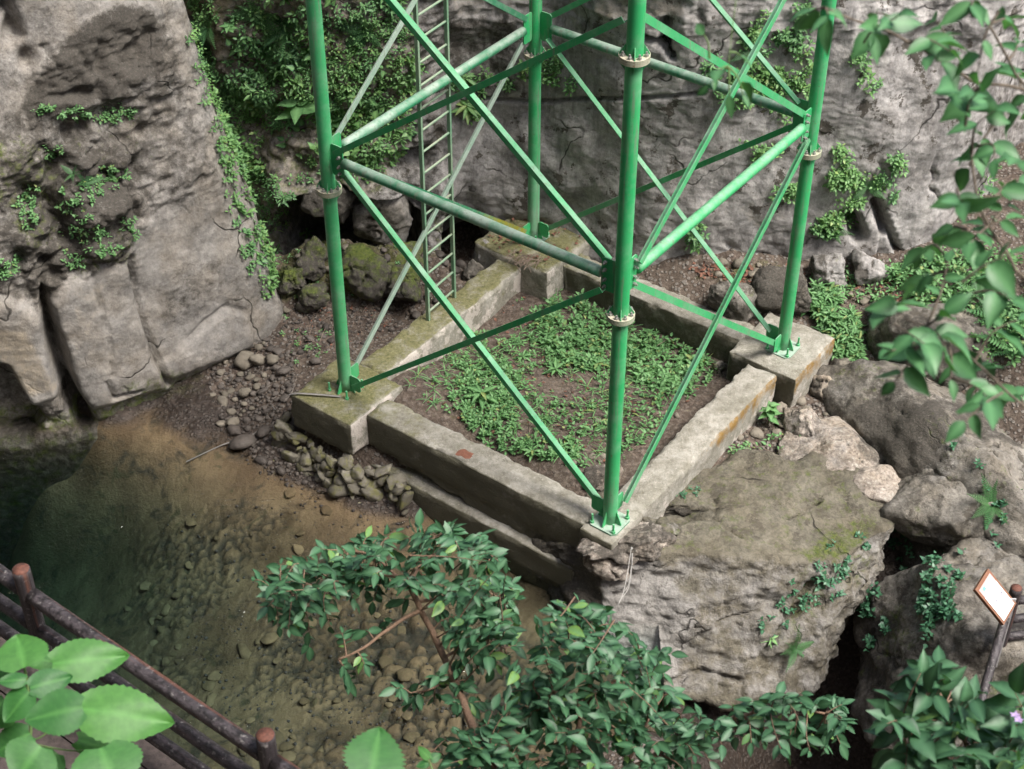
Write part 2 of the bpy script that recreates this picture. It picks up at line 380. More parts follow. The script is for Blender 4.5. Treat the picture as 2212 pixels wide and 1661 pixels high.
# ------------------------------------------------------------------ ground sheet (one height field: banks, pool bed, soil in the ring)
ctrl = [(480,800,-.82),(470,900,-.93),(600,900,-.80),(560,985,-.97),(700,1055,-.98),(850,1105,-1.0),(600,800,-.66),(700,700,-.52),(800,650,-.42),(640,650,-.42),(900,620,-.35),
 (940,560,-.3),(1010,590,-.3),(330,885,-1.02),(430,960,-1.03),(350,830,-.86),(400,860,-.88),
 (50,1020,-2.3),(0,1060,-2.9),(0,1150,-3.3),(-200,1100,-3.4),(200,935,-1.12),(120,940,-1.25),(50,945,-1.5),(-20,955,-1.8),(150,1000,-1.6),(-100,960,-2.0),(230,980,-1.3),(320,1000,-1.25),(250,1150,-2.1),(430,1050,-1.22),(400,1200,-1.65),(600,1200,-1.36),(600,1400,-1.5),(300,1400,-2.1),(100,1350,-2.8),
 (800,1400,-1.4),(800,1600,-1.4),(950,1250,-1.18),(500,1600,-1.6),(700,1120,-1.12),(900,1160,-1.10),(1000,1350,-1.25),(1000,1550,-1.3),(960,1150,-1.16),(1050,1190,-1.2),(1130,1260,-1.3),(1200,1400,-1.4),(1250,1550,-1.4),
 (870,860,-.12),(1000,800,-.36),(1200,700,-.42),(1500,760,-.46),(1300,1000,-.34),(1250,1035,-.26),(1100,920,-.30),(1400,850,-.40),(1150,640,-.40),(1350,680,-.42),
 (1480,580,.10),(1560,600,.08),(1640,600,.12),(1750,630,.02),(1850,620,.10),(1800,800,-.42),(1720,860,-.48),(1640,930,-.50),(1520,1010,-.42),(1800,950,-.55),(1900,1000,-.62),(1960,600,.2),(2080,640,.3),(2200,620,.5),(2300,600,.7),
 (2050,800,-.1),(2150,800,.05),(1950,900,-.6),(2100,1000,-.7),(2250,1000,-.4)]
CP = [at_z(u, v, z) for u, v, z in ctrl]
CP += [np.array(p, float) for p in [(0.9,-4.4,-1.45),(1.2,-5.6,-.88),(1.2,-6.4,-.88),(1.8,-4.6,-2.4),(1.8,-5.6,-2.4),(2.8,-5,-4.2),(2.7,-4.1,-4.2),(3.5,-4.1,-4.4),(3.7,-3.3,-3.6),(3.6,-4.8,-4.2),(2.9,-6.5,-2.0),(1.7,-6.6,-1.8),(4.8,-3.2,-1.7),(5.2,-4.6,-1.25),(5.4,-5.8,-1.2),(3.6,-6.2,-1.8),(6.5,-3.5,-1.0),
  (-3,-6.4,-1.2),(0,-6.6,-1.1),(-6,-6.0,-2.0),(-8,-5.5,-2.2),(-9,-3,-3.4),(-10,0,-2.2),(8,-1,0.2),(8,3,.6),(8,-6,-.4),(-3.75,2.45,.05),(-3.3,2.5,.10),(-2.8,2.52,.08),(-2.3,2.58,.02),(-1.85,2.6,-.08),(-3.8,2.02,-.34),(-3.2,2.06,-.38),(-2.6,2.12,-.40),(-2.1,2.2,-.42),(-3.6,3.2,-.8),(-3,3.3,-.9),(-2.3,3.3,-.9),(-1.8,3.2,-.8),(0,4.5,-.3),(-2,4.5,-.5),(-4,4.5,-.5),(-7,3,-1)]]
CP = np.array(CP)
def tps_fit(P, lam=0.002):
    X = P[:, :2]; n = len(X); r2 = ((X[:, None] - X[None]) ** 2).sum(-1); K = np.where(r2 > 0, 0.5 * r2 * np.log(r2 + 1e-12), 0) + lam * np.eye(n)
    A = np.zeros((n + 3, n + 3)); A[:n, :n] = K; A[:n, n] = 1; A[:n, n + 1:] = X; A[n, :n] = 1; A[n + 1:, :n] = X.T
    return np.linalg.solve(A, np.r_[P[:, 2], 0, 0, 0])
TP = tps_fit(CP)
def ground_h(x, y):
    X = np.stack([x, y], 1); out = np.zeros(len(X)); n = len(CP)
    for s in range(0, len(X), 20000):
        r2 = ((X[s:s + 20000, None] - CP[None, :, :2]) ** 2).sum(-1)
        out[s:s + 20000] = (0.5 * r2 * np.log(r2 + 1e-12)) @ TP[:n] + TP[n] + X[s:s + 20000] @ TP[n + 1:]
    return np.clip(out, -5.0, 1.2)
def bank_h(x, y):
    """near bank: falls from the walkway below the camera down to the water"""
    return np.interp(y, [-60, -30, -22, -17.5, -13.5, -10.2, -9.2, -6.6, -5.9], [16, 14, 12.2, 11.0, 7.0, 4.62, 3.2, -1.0, -2.5])
WATER = -1.0
def bed_cobbles(x, y, z, u, v):
    P = np.stack([x, y, 0 * x + 0.37], 1); w = P + 0.05 * np.stack([fbm(P, 5, 2, .5, 12), fbm(P, 5, 2, .5, 13), 0 * x], 1)
    m = area(u, v, [(300,1180),(420,1120),(620,1100),(900,1150),(1150,1250),(1300,1700),(420,1700),(280,1400)], 50) * (z < WATER) * (x < 1.0)
    m = m * sstep(-.28, .12, fbm(P, .9, 3, .55, 14)); h = 0 * x; tint = 0 * x
    if m.max() > 0:
        i = m > 0; a, b = worley(w[i], 5.2, 15); a2, b2 = worley(w[i], 9.5, 16); big = fbm(P[i], 1.3, 2, .5, 17) > -.05
        e = np.where(big, sstep(0, .30, b - a), sstep(0, .3, b2 - a2)); h[i] = m[i] * np.where(big, .10, .06) * (e - .4); tint[i] = m[i] * (1 - e)
    return h, tint
def ground_z(x, y, detail=True):
    z = ground_h(x, y)
    P = np.stack([x, y, np.zeros_like(x)], 1)
    near = sstep(-5.7, -6.6, y)
    z = z * (1 - near) + np.maximum(bank_h(x, y), np.where(y > -8, z, -9)) * near
    if detail:
        a, b = (x * E1[0] + y * E1[1]), (x * E2[0] + y * E2[1])
        ring = (np.abs(a) < 1.95) & (np.abs(b) < 1.95)
        rough = np.where(z < WATER - 0.02, 0.05, np.where(ring, 0.05, 0.09))
        z = z + fbm(P, 1.4, 5, 0.55, 3) * rough * 1.2 + fbm(P, 7, 4, 0.6, 9) * rough * 0.45
        u, v, _ = pix(np.stack([x, y, z], 1))
        z = z + bed_cobbles(x, y, z, u, v)[0]
        mr = area(u, v, [(585,560),(620,490),(900,490),(960,560),(900,640),(700,655),(600,660)], 22)
        d1, d2 = worley(P, 3.2, 5)
        z = z + mr * (0.30 * (0.5 - d1) + 0.12 * ridged(P, 4, 4, 0.55, 8))
    return z
gx = np.concatenate([np.linspace(-40, -9.3, 24), np.linspace(-9, 7.6, 440), np.linspace(7.9, 40, 24)])
gy = np.concatenate([np.linspace(-60, -12.3, 30), np.linspace(-12, -6.6, 40), np.linspace(-6.5, 5, 320), np.linspace(5.3, 14, 12)])
GX, GY = np.meshgrid(gx, gy, indexing='ij'); gxf, gyf = GX.ravel(), GY.ravel()
gz = ground_z(gxf, gyf)
GV = np.stack([gxf, gyf, gz], 1)
gu, gv, _w = pix(GV)
ga = gxf * E1[0] + gyf * E1[1]; gb = gxf * E2[0] + gyf * E2[1]
in_ring = (np.abs(ga) < 1.9) & (np.abs(gb) < 1.9)
g_moss = np.maximum(0.66 * area(gu, gv, [(585,560),(640,500),(900,500),(940,560),(880,640),(700,650),(600,660)], 30), 0.25 * in_ring)
g_moss = np.maximum(g_moss, 0.62 * area(gu, gv, [(1560,560),(1700,560),(1700,650),(1500,600)], 30))
g_moss = np.maximum(g_moss, 0.5 * area(gu, gv, [(320,800),(430,780),(460,850),(400,880),(340,860)], 20))
g_bed = sstep(WATER + 0.03, WATER - 0.06, gz) * (gxf < 0.98)
g_wet = sstep(WATER + 0.16, WATER + 0.02, gz + 0.03 * fbm(GV, 4, 3, 0.5, 2)) * (1 - g_bed * 0.6)
g_wet = np.maximum(g_wet, 0.95 * area(gu, gv, [(325,820),(430,800),(480,880),(560,975),(660,1040),(560,1000),(430,965),(340,900)], 15))
_ct = bed_cobbles(gxf, gyf, gz - 0.01, gu, gv)[1]
g_grav = np.where(in_ring, 0.2, 1.0) * (1 - g_bed)
solo('ground', GV, grid_f(len(gx), len(gy)), M['soil'], kind='structure', attrs=dict(moss=g_moss, bed=g_bed, wet=g_wet, gravel=g_grav, crack=_ct))

# ------------------------------------------------------------------ pool water
def water_mat():
    m, nt, bs, out = mat_new('pool_water'); q = NB(nt); nt.nodes.remove(bs)
    tr = q.n('ShaderNodeBsdfTransparent'); gl = q.n('ShaderNodeBsdfGlossy'); gl.inputs['Roughness'].default_value = 0.03
    fr = q.n('ShaderNodeFresnel'); fr.inputs['IOR'].default_value = 1.33
    mx = q.n('ShaderNodeMixShader')
    h = q.math('ADD', q.noise(2.2, 3, 0.5, dist=0.4), q.math('MULTIPLY', q.noise(11, 3, 0.5, dist=0.8), 0.35))
    b0 = q.bump(h, 0.5, 0.06)
    gm = q.math('MULTIPLY', q.map(q.noise(1.3, 3, 0.6), 0.60, 0.68), q.map(q.noise(9, 2, 0.5, vec=q.scaled(1.0, 2.2, 1)), 0.50, 0.62))
    b = q.bump(q.math('MULTIPLY', q.noise(16, 2, 0.5, vec=q.scaled(1.0, 2.0, 1)), gm), 1.0, 0.12, b0)
    nt.links.new(b, gl.inputs['Normal']); nt.links.new(b, fr.inputs['Normal'])
    nt.links.new(fr.outputs[0], mx.inputs[0]); nt.links.new(tr.outputs[0], mx.inputs[1]); nt.links.new(gl.outputs[0], mx.inputs[2])
    nt.links.new(mx.outputs[0], out.inputs['Surface'])
    va = q.n('ShaderNodeVolumeAbsorption'); va.inputs['Color'].default_value = (0.28, 0.56, 0.56, 1); va.inputs['Density'].default_value = 0.85
    nt.links.new(va.outputs[0], out.inputs['Volume'])
    return m
M['water'] = water_mat()
wx0, wx1, wy0, wy1 = -14.0, 0.98, -6.9, 2.6
Vw = np.array([(wx0, wy0, WATER), (wx1, wy0, WATER), (wx1, wy1, WATER), (wx0, wy1, WATER), (wx0, wy0, -4.5), (wx1, wy0, -4.5), (wx1, wy1, -4.5), (wx0, wy1, -4.5)])
solo('water', Vw, [(0, 1, 2, 3), (7, 6, 5, 4), (0, 4, 5, 1), (1, 5, 6, 2), (2, 6, 7, 3), (3, 7, 4, 0)], M['water'], kind='structure', smooth=False)

# ------------------------------------------------------------------ cliffs
def cliff(name, path, lean, zs, ns, mat, shape):
    """a rock face swept along a path on the ground, roughened by shape(P, U, V, S) -> (push out, attrs)"""
    c = spline(np.array(path), ns); n = len(zs)
    G = np.zeros((ns, n, 3)); G[:, :, :2] = c[:, None, :]; G[:, :, 2] = zs[None]
    hgt = np.maximum(zs, -1.0)
    G[:, :, 0] += lean[0] * hgt[None]; G[:, :, 1] += lean[1] * hgt[None]
    N = grid_normals(G)
    P = G.reshape(-1, 3); U, V, W = pix(P)
    d, attrs = shape(P, U, V)
    P2 = P + N.reshape(-1, 3) * d[:, None]
    o = solo(name, P2, grid_f(ns, n), mat, kind='structure', attrs=attrs)
    N2 = grid_normals(P2.reshape(ns, n, 3)).reshape(-1, 3)
    return P2, N2, pix(P2)

def shape_left(P, U, V):
    L = lambda *p, **k: area(U, V, p, k.get('soft', 18))
    pale = np.maximum.reduce([
        L((285,490),(400,440),(480,400),(520,480),(560,600),(600,760),(490,780),(370,815),(325,740),(285,560), soft=45),
        L((105,650),(150,592),(262,555),(300,660),(320,770),(365,840),(200,880),(140,820), soft=14),
        L((-60,640),(50,650),(92,690),(140,850),(60,880),(-60,720), soft=14)])
    pale2 = np.maximum.reduce([L((-80,-80),(350,-80),(360,40),(300,30),(240,60),(150,110),(95,140),(60,160),(20,150),(-80,160)),
        L((-60,150),(60,170),(80,240),(40,300),(-60,260)), 0.9 * L((350,-60),(480,-60),(520,200),(560,400),(600,560),(640,760),(560,640),(490,440),(430,260),(385,120), soft=18)])
    rough = 1 - np.maximum(pale, pale2 * 0.85)
    d = fbm(P, 0.55, 4, 0.5, 21) * 0.16
    crag = np.maximum(L((40,280),(150,300),(290,330),(300,480),(270,560),(100,640),(40,560), soft=40), 0.55 * L((90,150),(330,40),(390,30),(380,200),(200,250),(100,240), soft=30))
    d += rough * (ridged(P * np.array([1, 1, 1.2]), 1.2, 5, 0.58, 22) * (0.07 + 0.10 * crag) + fbm(P, 3.6, 5, 0.65, 23) * (0.06 + 0.09 * crag) - 0.03)
    w1, w2 = worley(P * np.array([1, 1, 0.7]), 1.7, 31)
    d -= rough * (0.03 + 0.10 * crag) * sstep(0.14, 0.0, w2 - w1)
    d += (1 - rough) * (fbm(P, 4, 5, 0.6, 24) * 0.028)
    d += pale * 0.04 + 0.10 * np.maximum(L((105,650),(150,592),(262,555),(300,660),(320,770),(365,840),(200,880),(140,820), soft=14), L((-60,640),(50,650),(92,690),(140,850),(60,880),(-60,720), soft=14))
    # the three rounded foot lobes and the clefts between them
    cw = 0.35 + 0.65 * sstep(600, 760, V); cl = sstep(30, 6, line_d(U, V, [(88,600),(98,650),(112,720),(130,790),(152,860),(185,915)]) / cw) * cw; d -= 0.5 * cl
    cr = sstep(8, 1, line_d(U, V, [(268,545),(285,620),(302,690),(322,735),(345,800),(365,830)])); d -= 0.16 * cr
    d -= 0.10 * sstep(7, 1, line_d(U, V, [(225,815),(240,850),(300,840)])) + 0.06 * sstep(5, 1, line_d(U, V, [(180,570),(205,640),(225,720),(235,800)]))
    arc = line_d(U, V, [(400,735),(440,690),(480,657),(520,668),(545,700),(545,740)]); d -= 0.05 * sstep(6, 1, arc) 
    d += 0.07 * L((330,800),(440,700),(490,662),(535,680),(545,745),(480,780),(370,820), soft=10)
    d -= 0.35 * L((-80,760),(15,790),(55,860),(90,920),(60,960),(-80,960), soft=16)
    # dark holes in the rough band
    for u, v, r, a in ((120,370,22,.34),(108,440,24,.42),(135,500,26,.4),(182,275,12,.3),(150,285,14,.25),(8,20,20,.35),(30,70,16,.25),(60,130,14,.2),(285,355,12,.2),(240,470,14,.2),(60,420,20,.2),(40,560,18,.25),(170,190,14,.14),(90,560,22,.22),(300,280,12,.15)):
        d -= a * np.exp(-(((U - u) / r) ** 2 + ((V - v) / (r * 1.5)) ** 2))
    d -= 0.2 * sstep(14, 2, line_d(U, V, [(20,-10),(35,40),(50,80)])) + 0.09 * sstep(8, 1, line_d(U, V, [(95,100),(130,150)]))
    d += 0.22 * np.exp(-(((U - 190) / 70) ** 2 + ((V - 440) / 70) ** 2))
    lumps = ridged(P, 7.0, 4, 0.62, 41); d += rough * lumps * 0.035
    d += rough * (0.10 + 0.22 * crag) * plates(P * np.array([1, 1, 1.4]), 1.5, 9, 43) + (1 - rough) * 0.03 * plates(P, 0.9, 7, 44)
    # undercut at the water line
    d -= 0.12 * sstep(-0.55, -0.9, P[:, 2])
    d *= 1 - 0.85 * sstep(-0.98, -1.2, P[:, 2])
    dark = np.clip(rough * (0.47 + 0.30 * crag) + 0.4 * cl + 0.25 * cr, 0, 1)  # clefts and crack also darkened in colour, as their shade
    dark = np.maximum(dark, 0.62 * L((-60,270),(60,230),(170,270),(180,420),(270,480),(270,560),(100,620),(-60,600), soft=30))
    dark = np.maximum(dark, 0.95 * L((110,120),(171,51),(246,7),(328,15),(356,102),(349,150),(239,208),(60,270),(40,230), soft=20))
    dark = np.maximum(dark * (1 - 0.8 * pale), 0.46 * L((390,550),(480,540),(470,640),(400,710),(320,700),(340,600), soft=40))
    moss = np.maximum.reduce([0.62 * sstep(-0.6, -0.82, P[:, 2]) * sstep(-1.12, -0.95, P[:, 2]), 0.42 * L((60,290),(140,330),(150,530),(60,540),(-40,400),(-60,260)),
        0.42 * L((150,540),(270,470),(290,560),(150,600)), 0.5 * L((230,830),(360,790),(420,800),(420,900),(320,890)), 0.25 * L((100,240),(300,220),(380,330),(200,420))])
    tan = 0.55 * L((-60,680),(60,700),(130,840),(40,850)) + 0.35 * L((140,600),(230,580),(200,760),(150,760)) + 0.3 * L((480,430),(540,560),(590,730),(520,640))
    wet = np.maximum(sstep(-0.86, -1.0, P[:, 2]), 0); dark = np.maximum(dark, 0.6 * sstep(-0.96, -1.04, P[:, 2])); moss = np.maximum(moss, 0.45 * sstep(-0.98, -1.1, P[:, 2]))
    lime_and_light = 0.45 * L((380,-40),(440,-40),(470,160),(510,380),(580,640),(600,760),(560,640),(480,400),(420,180), soft=14) + 0.35 * L((330,790),(440,700),(490,662),(535,680),(545,745),(480,780),(370,820), soft=14) + 0.3 * L((-60,-60),(230,-60),(200,60),(90,140),(-60,120), soft=30)
    return d, dict(dark=dark, moss=moss, tan=tan, wet=wet, lime_and_light=lime_and_light, smooth=pale)
zsA = np.concatenate([np.linspace(-3.4, 5.2, 430), np.linspace(5.35, 16, 24)])
LC = cliff('cliff_left', [(-16,-4.2),(-11.5,-1.6),(-9.2,-.55),(-7.6,-.22),(-6.4,.02),(-5.5,.55),(-4.75,1.12),(-4.12,1.62),(-3.98,2.0),(-4.25,2.7),(-4.9,3.8),(-5.7,5.4)], (-0.205, 0.07), zsA, 430, M['cliff'], shape_left)

VEG = [(395,-80),(420,90),(450,200),(470,320),(500,460),(560,600),(610,560),(640,440),(690,400),(760,420),(830,400),(900,300),(905,60),(850,-80)]
CAVE = [(595,500),(625,440),(655,408),(740,396),(830,420),(905,465),(910,560),(820,580),(700,580),(620,560)]
def shape_back(P, U, V):
    L = lambda *p, **k: area(U, V, p, k.get('soft', 18))
    veg = area(U, V, VEG, 25)
    d = fbm(P, 0.5, 4, 0.5, 51) * 0.22
    right = sstep(920, 1010, U)
    d += (1 - right) * (ridged(P, 1.2, 5, 0.55, 52) * 0.22 + fbm(P, 3.5, 4, 0.6, 55) * 0.09)
    d += right * (fbm(P, 1.6, 5, 0.55, 53) * 0.07 + fbm(P, 11, 4, 0.6, 54) * 0.012)
    # broken blocks on the right-hand wall
    w1, w2 = worley(P * np.array([0.9, 0.9, 0.55]) + 0.25 * np.stack([fbm(P, 1.5, 3, .5, s) for s in (61, 62, 63)], 1), 1.0, 64)
    blk = sstep(1380, 1450, U) * sstep(40, 160, V)
    jn = sstep(-0.1, 0.35, fbm(P, 0.8, 3, 0.5, 66))
    d -= blk * jn * 0.13 * sstep(0.05, 0.0, w2 - w1)
    d += blk * 0.05 * (0.5 - w1)
    top = right * sstep(140, 20, V)
    d += top * (ridged(P, 1.8, 4, 0.6, 58) * 0.12)
    d += right * 0.10 * plates(P * np.array([1, 1, .8]), 0.8, 10, 59) + (1 - right) * 0.25 * plates(P, 1.4, 8, 60)
    # bedding crack that runs across the wall, its lip and the hollows
    d -= 0.09 * sstep(7, 1, line_d(U, V, [(1030,215),(1150,213),(1290,212),(1400,214),(1520,200)]))
    d -= 0.30 * sstep(10, 2, line_d(U, V, [(1395,70),(1440,95),(1455,120)])) + 0.2 * sstep(9, 2, line_d(U, V, [(1900,445),(1925,520),(1960,590)])) + 0.25 * sstep(16, 3, line_d(U, V, [(1890,435),(1905,490)]))
    d -= 0.35 * sstep(24, 6, line_d(U, V, [(1840,470),(1850,500)])) + 0.3 * sstep(16, 3, line_d(U, V, [(1440,40),(1440,85)]))
    d -= 2.3 * area(U, V, CAVE, 14)
    d += 0.35 * (1 - right) * sstep(330, 405, V) * sstep(560, 640, U) * (1 - area(U, V, CAVE, 16)) * sstep(430, 400, V)
    d -= 0.9 * L((975,470),(1048,480),(1052,560),(1000,620),(930,620),(960,540), soft=14)
    d -= 0.35 * L((840,330),(925,320),(925,430),(880,440), soft=18)
    d += 0.16 * L((985,330),(1060,270),(1150,260),(1250,400),(1200,470),(1060,470),(1000,400), soft=30)
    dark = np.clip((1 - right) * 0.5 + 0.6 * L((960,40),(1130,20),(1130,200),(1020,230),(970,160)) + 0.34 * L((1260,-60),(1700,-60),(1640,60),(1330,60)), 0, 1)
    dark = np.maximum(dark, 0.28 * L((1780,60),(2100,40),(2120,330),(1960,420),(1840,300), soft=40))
    dark = np.maximum(dark, 0.35 * veg); dark = np.maximum(dark, 0.5 * L((2100,180),(2260,180),(2260,640),(2130,600),(2150,420)))  # last patch paints the unlit gap at the right end dark
    moss = np.maximum.reduce([0.42 * veg, 0.36 * L((1600,180),(1740,150),(1740,330),(1640,320)), 0.5 * L((930,420),(985,420),(990,620),(930,640)), 0.3 * L((1720,300),(1790,260),(1800,400),(1730,420))])
    tan = 0.5 * veg + 0.5 * L((395,-60),(490,-60),(480,110),(430,110), soft=20) + 0.5 * L((1280,-60),(1500,-60),(1480,30),(1300,40)) + 0.4 * L((960,-60),(1130,-60),(1120,30),(960,40)) + 0.4 * L((1590,430),(1690,410),(1720,480),(1600,500))
    lime_and_light = 0.42 * L((1150,420),(1290,470),(1450,480),(1460,600),(1200,600), soft=30) + 0.3 * L((1150,150),(1500,170),(1500,420),(1150,420), soft=60) + 0.28 * L((1600,470),(1850,450),(1900,600),(1600,600), soft=40)
    return d, dict(dark=dark, moss=moss, tan=tan, wet=0 * d, lime_and_light=lime_and_light)
zsB = np.concatenate([np.linspace(-1.6, 4.4, 330), np.linspace(4.55, 16, 24)])
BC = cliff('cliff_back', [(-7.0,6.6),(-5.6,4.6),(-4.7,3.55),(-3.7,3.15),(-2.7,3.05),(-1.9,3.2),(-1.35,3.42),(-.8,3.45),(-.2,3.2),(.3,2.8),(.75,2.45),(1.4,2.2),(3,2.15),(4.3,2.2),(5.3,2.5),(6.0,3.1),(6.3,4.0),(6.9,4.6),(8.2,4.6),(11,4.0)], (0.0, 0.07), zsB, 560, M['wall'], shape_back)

# unseen gorge wall added behind the walkway to keep low sky off the pool
M['near'] = plain('overgrown_cliff', (0.026, 0.034, 0.016), 0.9, 0.4, bump=0.5, scale=3)
def shape_near(P, U, V): 
    d = fbm(P, 0.12, 4, 0.5, 71) * 2.5
    return d, dict(dark=0 * d + 0.5, moss=0 * d + 0.4, tan=0 * d, wet=0 * d)
def plain_cliff(name, path, zs, ns):
    c = spline(np.array(path, float), ns); G = np.zeros((ns, len(zs), 3)); G[:, :, :2] = c[:, None]; G[:, :, 2] = zs
    P = G.reshape(-1, 3); N = grid_normals(G).reshape(-1, 3); d, at = shape_near(P, 0, 0)
    solo(name, P + N * d[:, None], grid_f(ns, len(zs)), M['near'], kind='structure', attrs=at)
plain_cliff('cliff_near_unseen', [(12,-26),(2,-24),(-8,-23),(-18,-19),(-24,-8),(-22,4),(-17,8)], np.linspace(-3, 40, 50), 120)

# ------------------------------------------------------------------ concrete ring foundation
def rough_box(a0, a1, b0, b1, z0, z1, seed, amp=0.018, step=0.04, chip=0.06, z0b=None):
    """box in the tower's frame, cut fine, its faces uneven and its edges worn; z0b: other bottom at the a1 end"""
    la, lb, lz = a1 - a0, b1 - b0, z1 - z0
    na, nb, nz = (max(2, int(l / step)) for l in (la, lb, lz))
    Vs, Fs, n = [], [], 0
    def face(f, p, q):
        nonlocal n
        s, t = np.meshgrid(np.linspace(0, 1, p + 1), np.linspace(0, 1, q + 1), indexing='ij'); Q = f(s.ravel(), t.ravel()); Vs.append(Q); Fs.append(grid_f(p + 1, q + 1) + n); n += len(Q)
    o = lambda s: np.zeros_like(s)
    face(lambda s, t: np.stack([s, t, o(s) + 1], 1), na, nb); face(lambda s, t: np.stack([t, s, o(s)], 1), nb, na)
    face(lambda s, t: np.stack([s, o(s), t], 1), na, nz); face(lambda s, t: np.stack([t, o(s) + 1, s], 1), nz, na)
    face(lambda s, t: np.stack([o(s), t, s], 1), nz, nb); face(lambda s, t: np.stack([o(s) + 1, s, t], 1), nb, nz)
    Q = np.concatenate(Vs); F = np.concatenate(Fs)
    lo = z0 + ((z0b - z0) * Q[:, 0] if z0b is not None else 0)
    L3 = np.stack([a0 + la * Q[:, 0], b0 + lb * Q[:, 1], lo + (z1 - lo) * Q[:, 2]], 1)
    c = np.array([(a0 + a1) / 2, (b0 + b1) / 2, (z0 + z1) / 2]); half = np.array([la, lb, lz]) / 2
    e = np.sort(half - np.abs(L3 - c), axis=1)          # distance to the two nearest faces
    k = np.exp(-np.maximum(e[:, 1], 0) / 0.028)          # near an edge
    P = T(0, 0) + L3[:, :1] * E1 + L3[:, 1:2] * E2 + L3[:, 2:] * EZ
    dirn = (L3 - c); dirn = dirn / (np.linalg.norm(dirn, axis=1, keepdims=True) + 1e-9)
    sh = -k * (0.010 + chip * np.clip(fbm(P, 5, 4, 0.6, seed + 5) + 0.15, 0, 1))
    off = np.stack([fbm(P, 3.5, 4, 0.6, seed + i) for i in range(3)], 1) * amp
    R = np.sign(L3 - c) * (np.abs(L3 - c) > half - 0.05) * sh[:, None]
    Lw = L3 + off + R
    return Lw[:, :1] * E1 + Lw[:, 1:2] * E2 + Lw[:, 2:] * EZ, F, Q, L3
fnd = thing('concrete_foundation', 'square ring of mossy concrete beams with corner piers under the green tower', 'foundation', T(0, 0, -0.8))
def conc(name, dims, seed, **k):
    V, F, Q, L3 = rough_box(*dims, seed, **k)
    a, b, z = L3[:, 0], L3[:, 1], L3[:, 2]; top = Q[:, 2] > 0.999
    out_left = (b < -2.0) & (Q[:, 1] < 0.001)               # pool-side faces, turned from the light: shade put into their colour
    inner_far = (b > 1.0) & (Q[:, 1] < 0.001)
    painted_shade = np.where(out_left, 0.85, np.where(inner_far & (a > -1.3), 0.72, 0.0))  # far inner and left-turned faces get painted shade too
    painted_shade = np.where((Q[:, 0] < 0.001) & (a > 0) & ~top, 0.6, painted_shade)
    moss = np.where(top, sstep(0.6, -2.2, a) * 0.5 + 0.16, 0.16) + np.where(top & (a < -1.4), 0.12, 0)
    moss = np.where((Q[:, 0] > 0.999) & (a < 0), 0.32, moss)
    lime_and_light = np.where((Q[:, 0] > 0.999) & (a < 0) & (b < 1.6), 0.52 + 0.1 * np.sin(b * 5), np.where((Q[:, 0] > 0.999) & (a > 1.9), 0.40 - 0.5 * (z + 0.25), 0))  # sides turned right get light painted in as paler patches
    rust = np.where((Q[:, 0] > 0.999) & (a > 1.9), 0.62 * sstep(-0.5, -0.05, z) * sstep(-1.6, 0.6, b), 0)
    return part(name, V, F, M['concrete'], fnd, attrs=dict(moss=moss, lime_and_light=lime_and_light, rust=rust, painted_shade=painted_shade))
conc('beam', (-1.50, 1.80, -2.23, -1.79, -0.50, -0.004, 0)[:6], 101, z0b=-0.80)
conc('beam', (1.775, 2.225, -2.30, 1.50, -0.75, 0.0), 111)
conc('beam', (-1.35, 1.50, 1.79, 2.23, -0.60, 0.004), 121)
conc('beam', (-2.225, -1.785, -1.50, 1.45, -0.60, -0.008), 131)
conc('pier', (-2.50, -1.47, -2.52, -1.50, -0.52, 0.006), 141, chip=0.05)
conc('pier', (1.46, 2.46, 1.52, 2.62, -0.80, 0.008), 151, chip=0.05)
conc('pier', (-2.62, -1.33, 1.42, 2.62, -0.70, 0.10), 161, chip=0.06)
conc('footing', (-1.62, 1.75, -2.36, -1.85, -1.30, -0.66), 181, chip=0.04)
V, F, Q, L3 = rough_box(-0.16, 0.06, -2.16, -1.98, -0.05, 0.006, 191, chip=0.01, amp=0.004)
part('brick', V, F, M['brick'], fnd)

# ------------------------------------------------------------------ the tower
LEG = {'L': (-2, -2), 'F': (2, -2), 'R': (2, 2), 'B': (-2, 2)}
BASEZ = {'L': -0.03, 'F': 0.0, 'R': 0.0, 'B': 0.11}
FACES = [('L', 'F'), ('F', 'R'), ('B', 'R'), ('L', 'B')]
ZTOP = 10.3
LEV = [3.40, 6.72, 10.05]; FLG = [2.96, 5.92, 8.88]
tower = thing('steel_lattice_tower', 'tall green painted steel lattice tower with four round legs and crossed braces', 'tower', T(0, 0, 0))
def cyl(p0, p1, r, k=24, n=2, bevel=0.0):
    p0, p1 = np.asarray(p0, float), np.asarray(p1, float); return tube(np.linspace(p0, p1, n), r, k)
bolt_me = make_mesh('bolt', *joinl([cyl((0, 0, -0.012), (0, 0, 0.022), 0.021, 6), cyl((0, 0, 0.02), (0, 0, 0.045), 0.011, 8)]), M['bolt'], smooth=False)
abolt_me = make_mesh('anchor_bolt', *joinl([cyl((0, 0, 0), (0, 0, 0.03), 0.026, 6), cyl((0, 0, 0.03), (0, 0, 0.13), 0.013, 8)]), M['paint'], smooth=False)
def put(name, me, parent, p, z=(0, 0, 1)):
    o = link(name, me, parent, tuple(np.asarray(p, float) - WL[parent.name])); o.rotation_euler = Vector([float(q) for q in z]).to_track_quat('Z', 'Y').to_euler(); return o
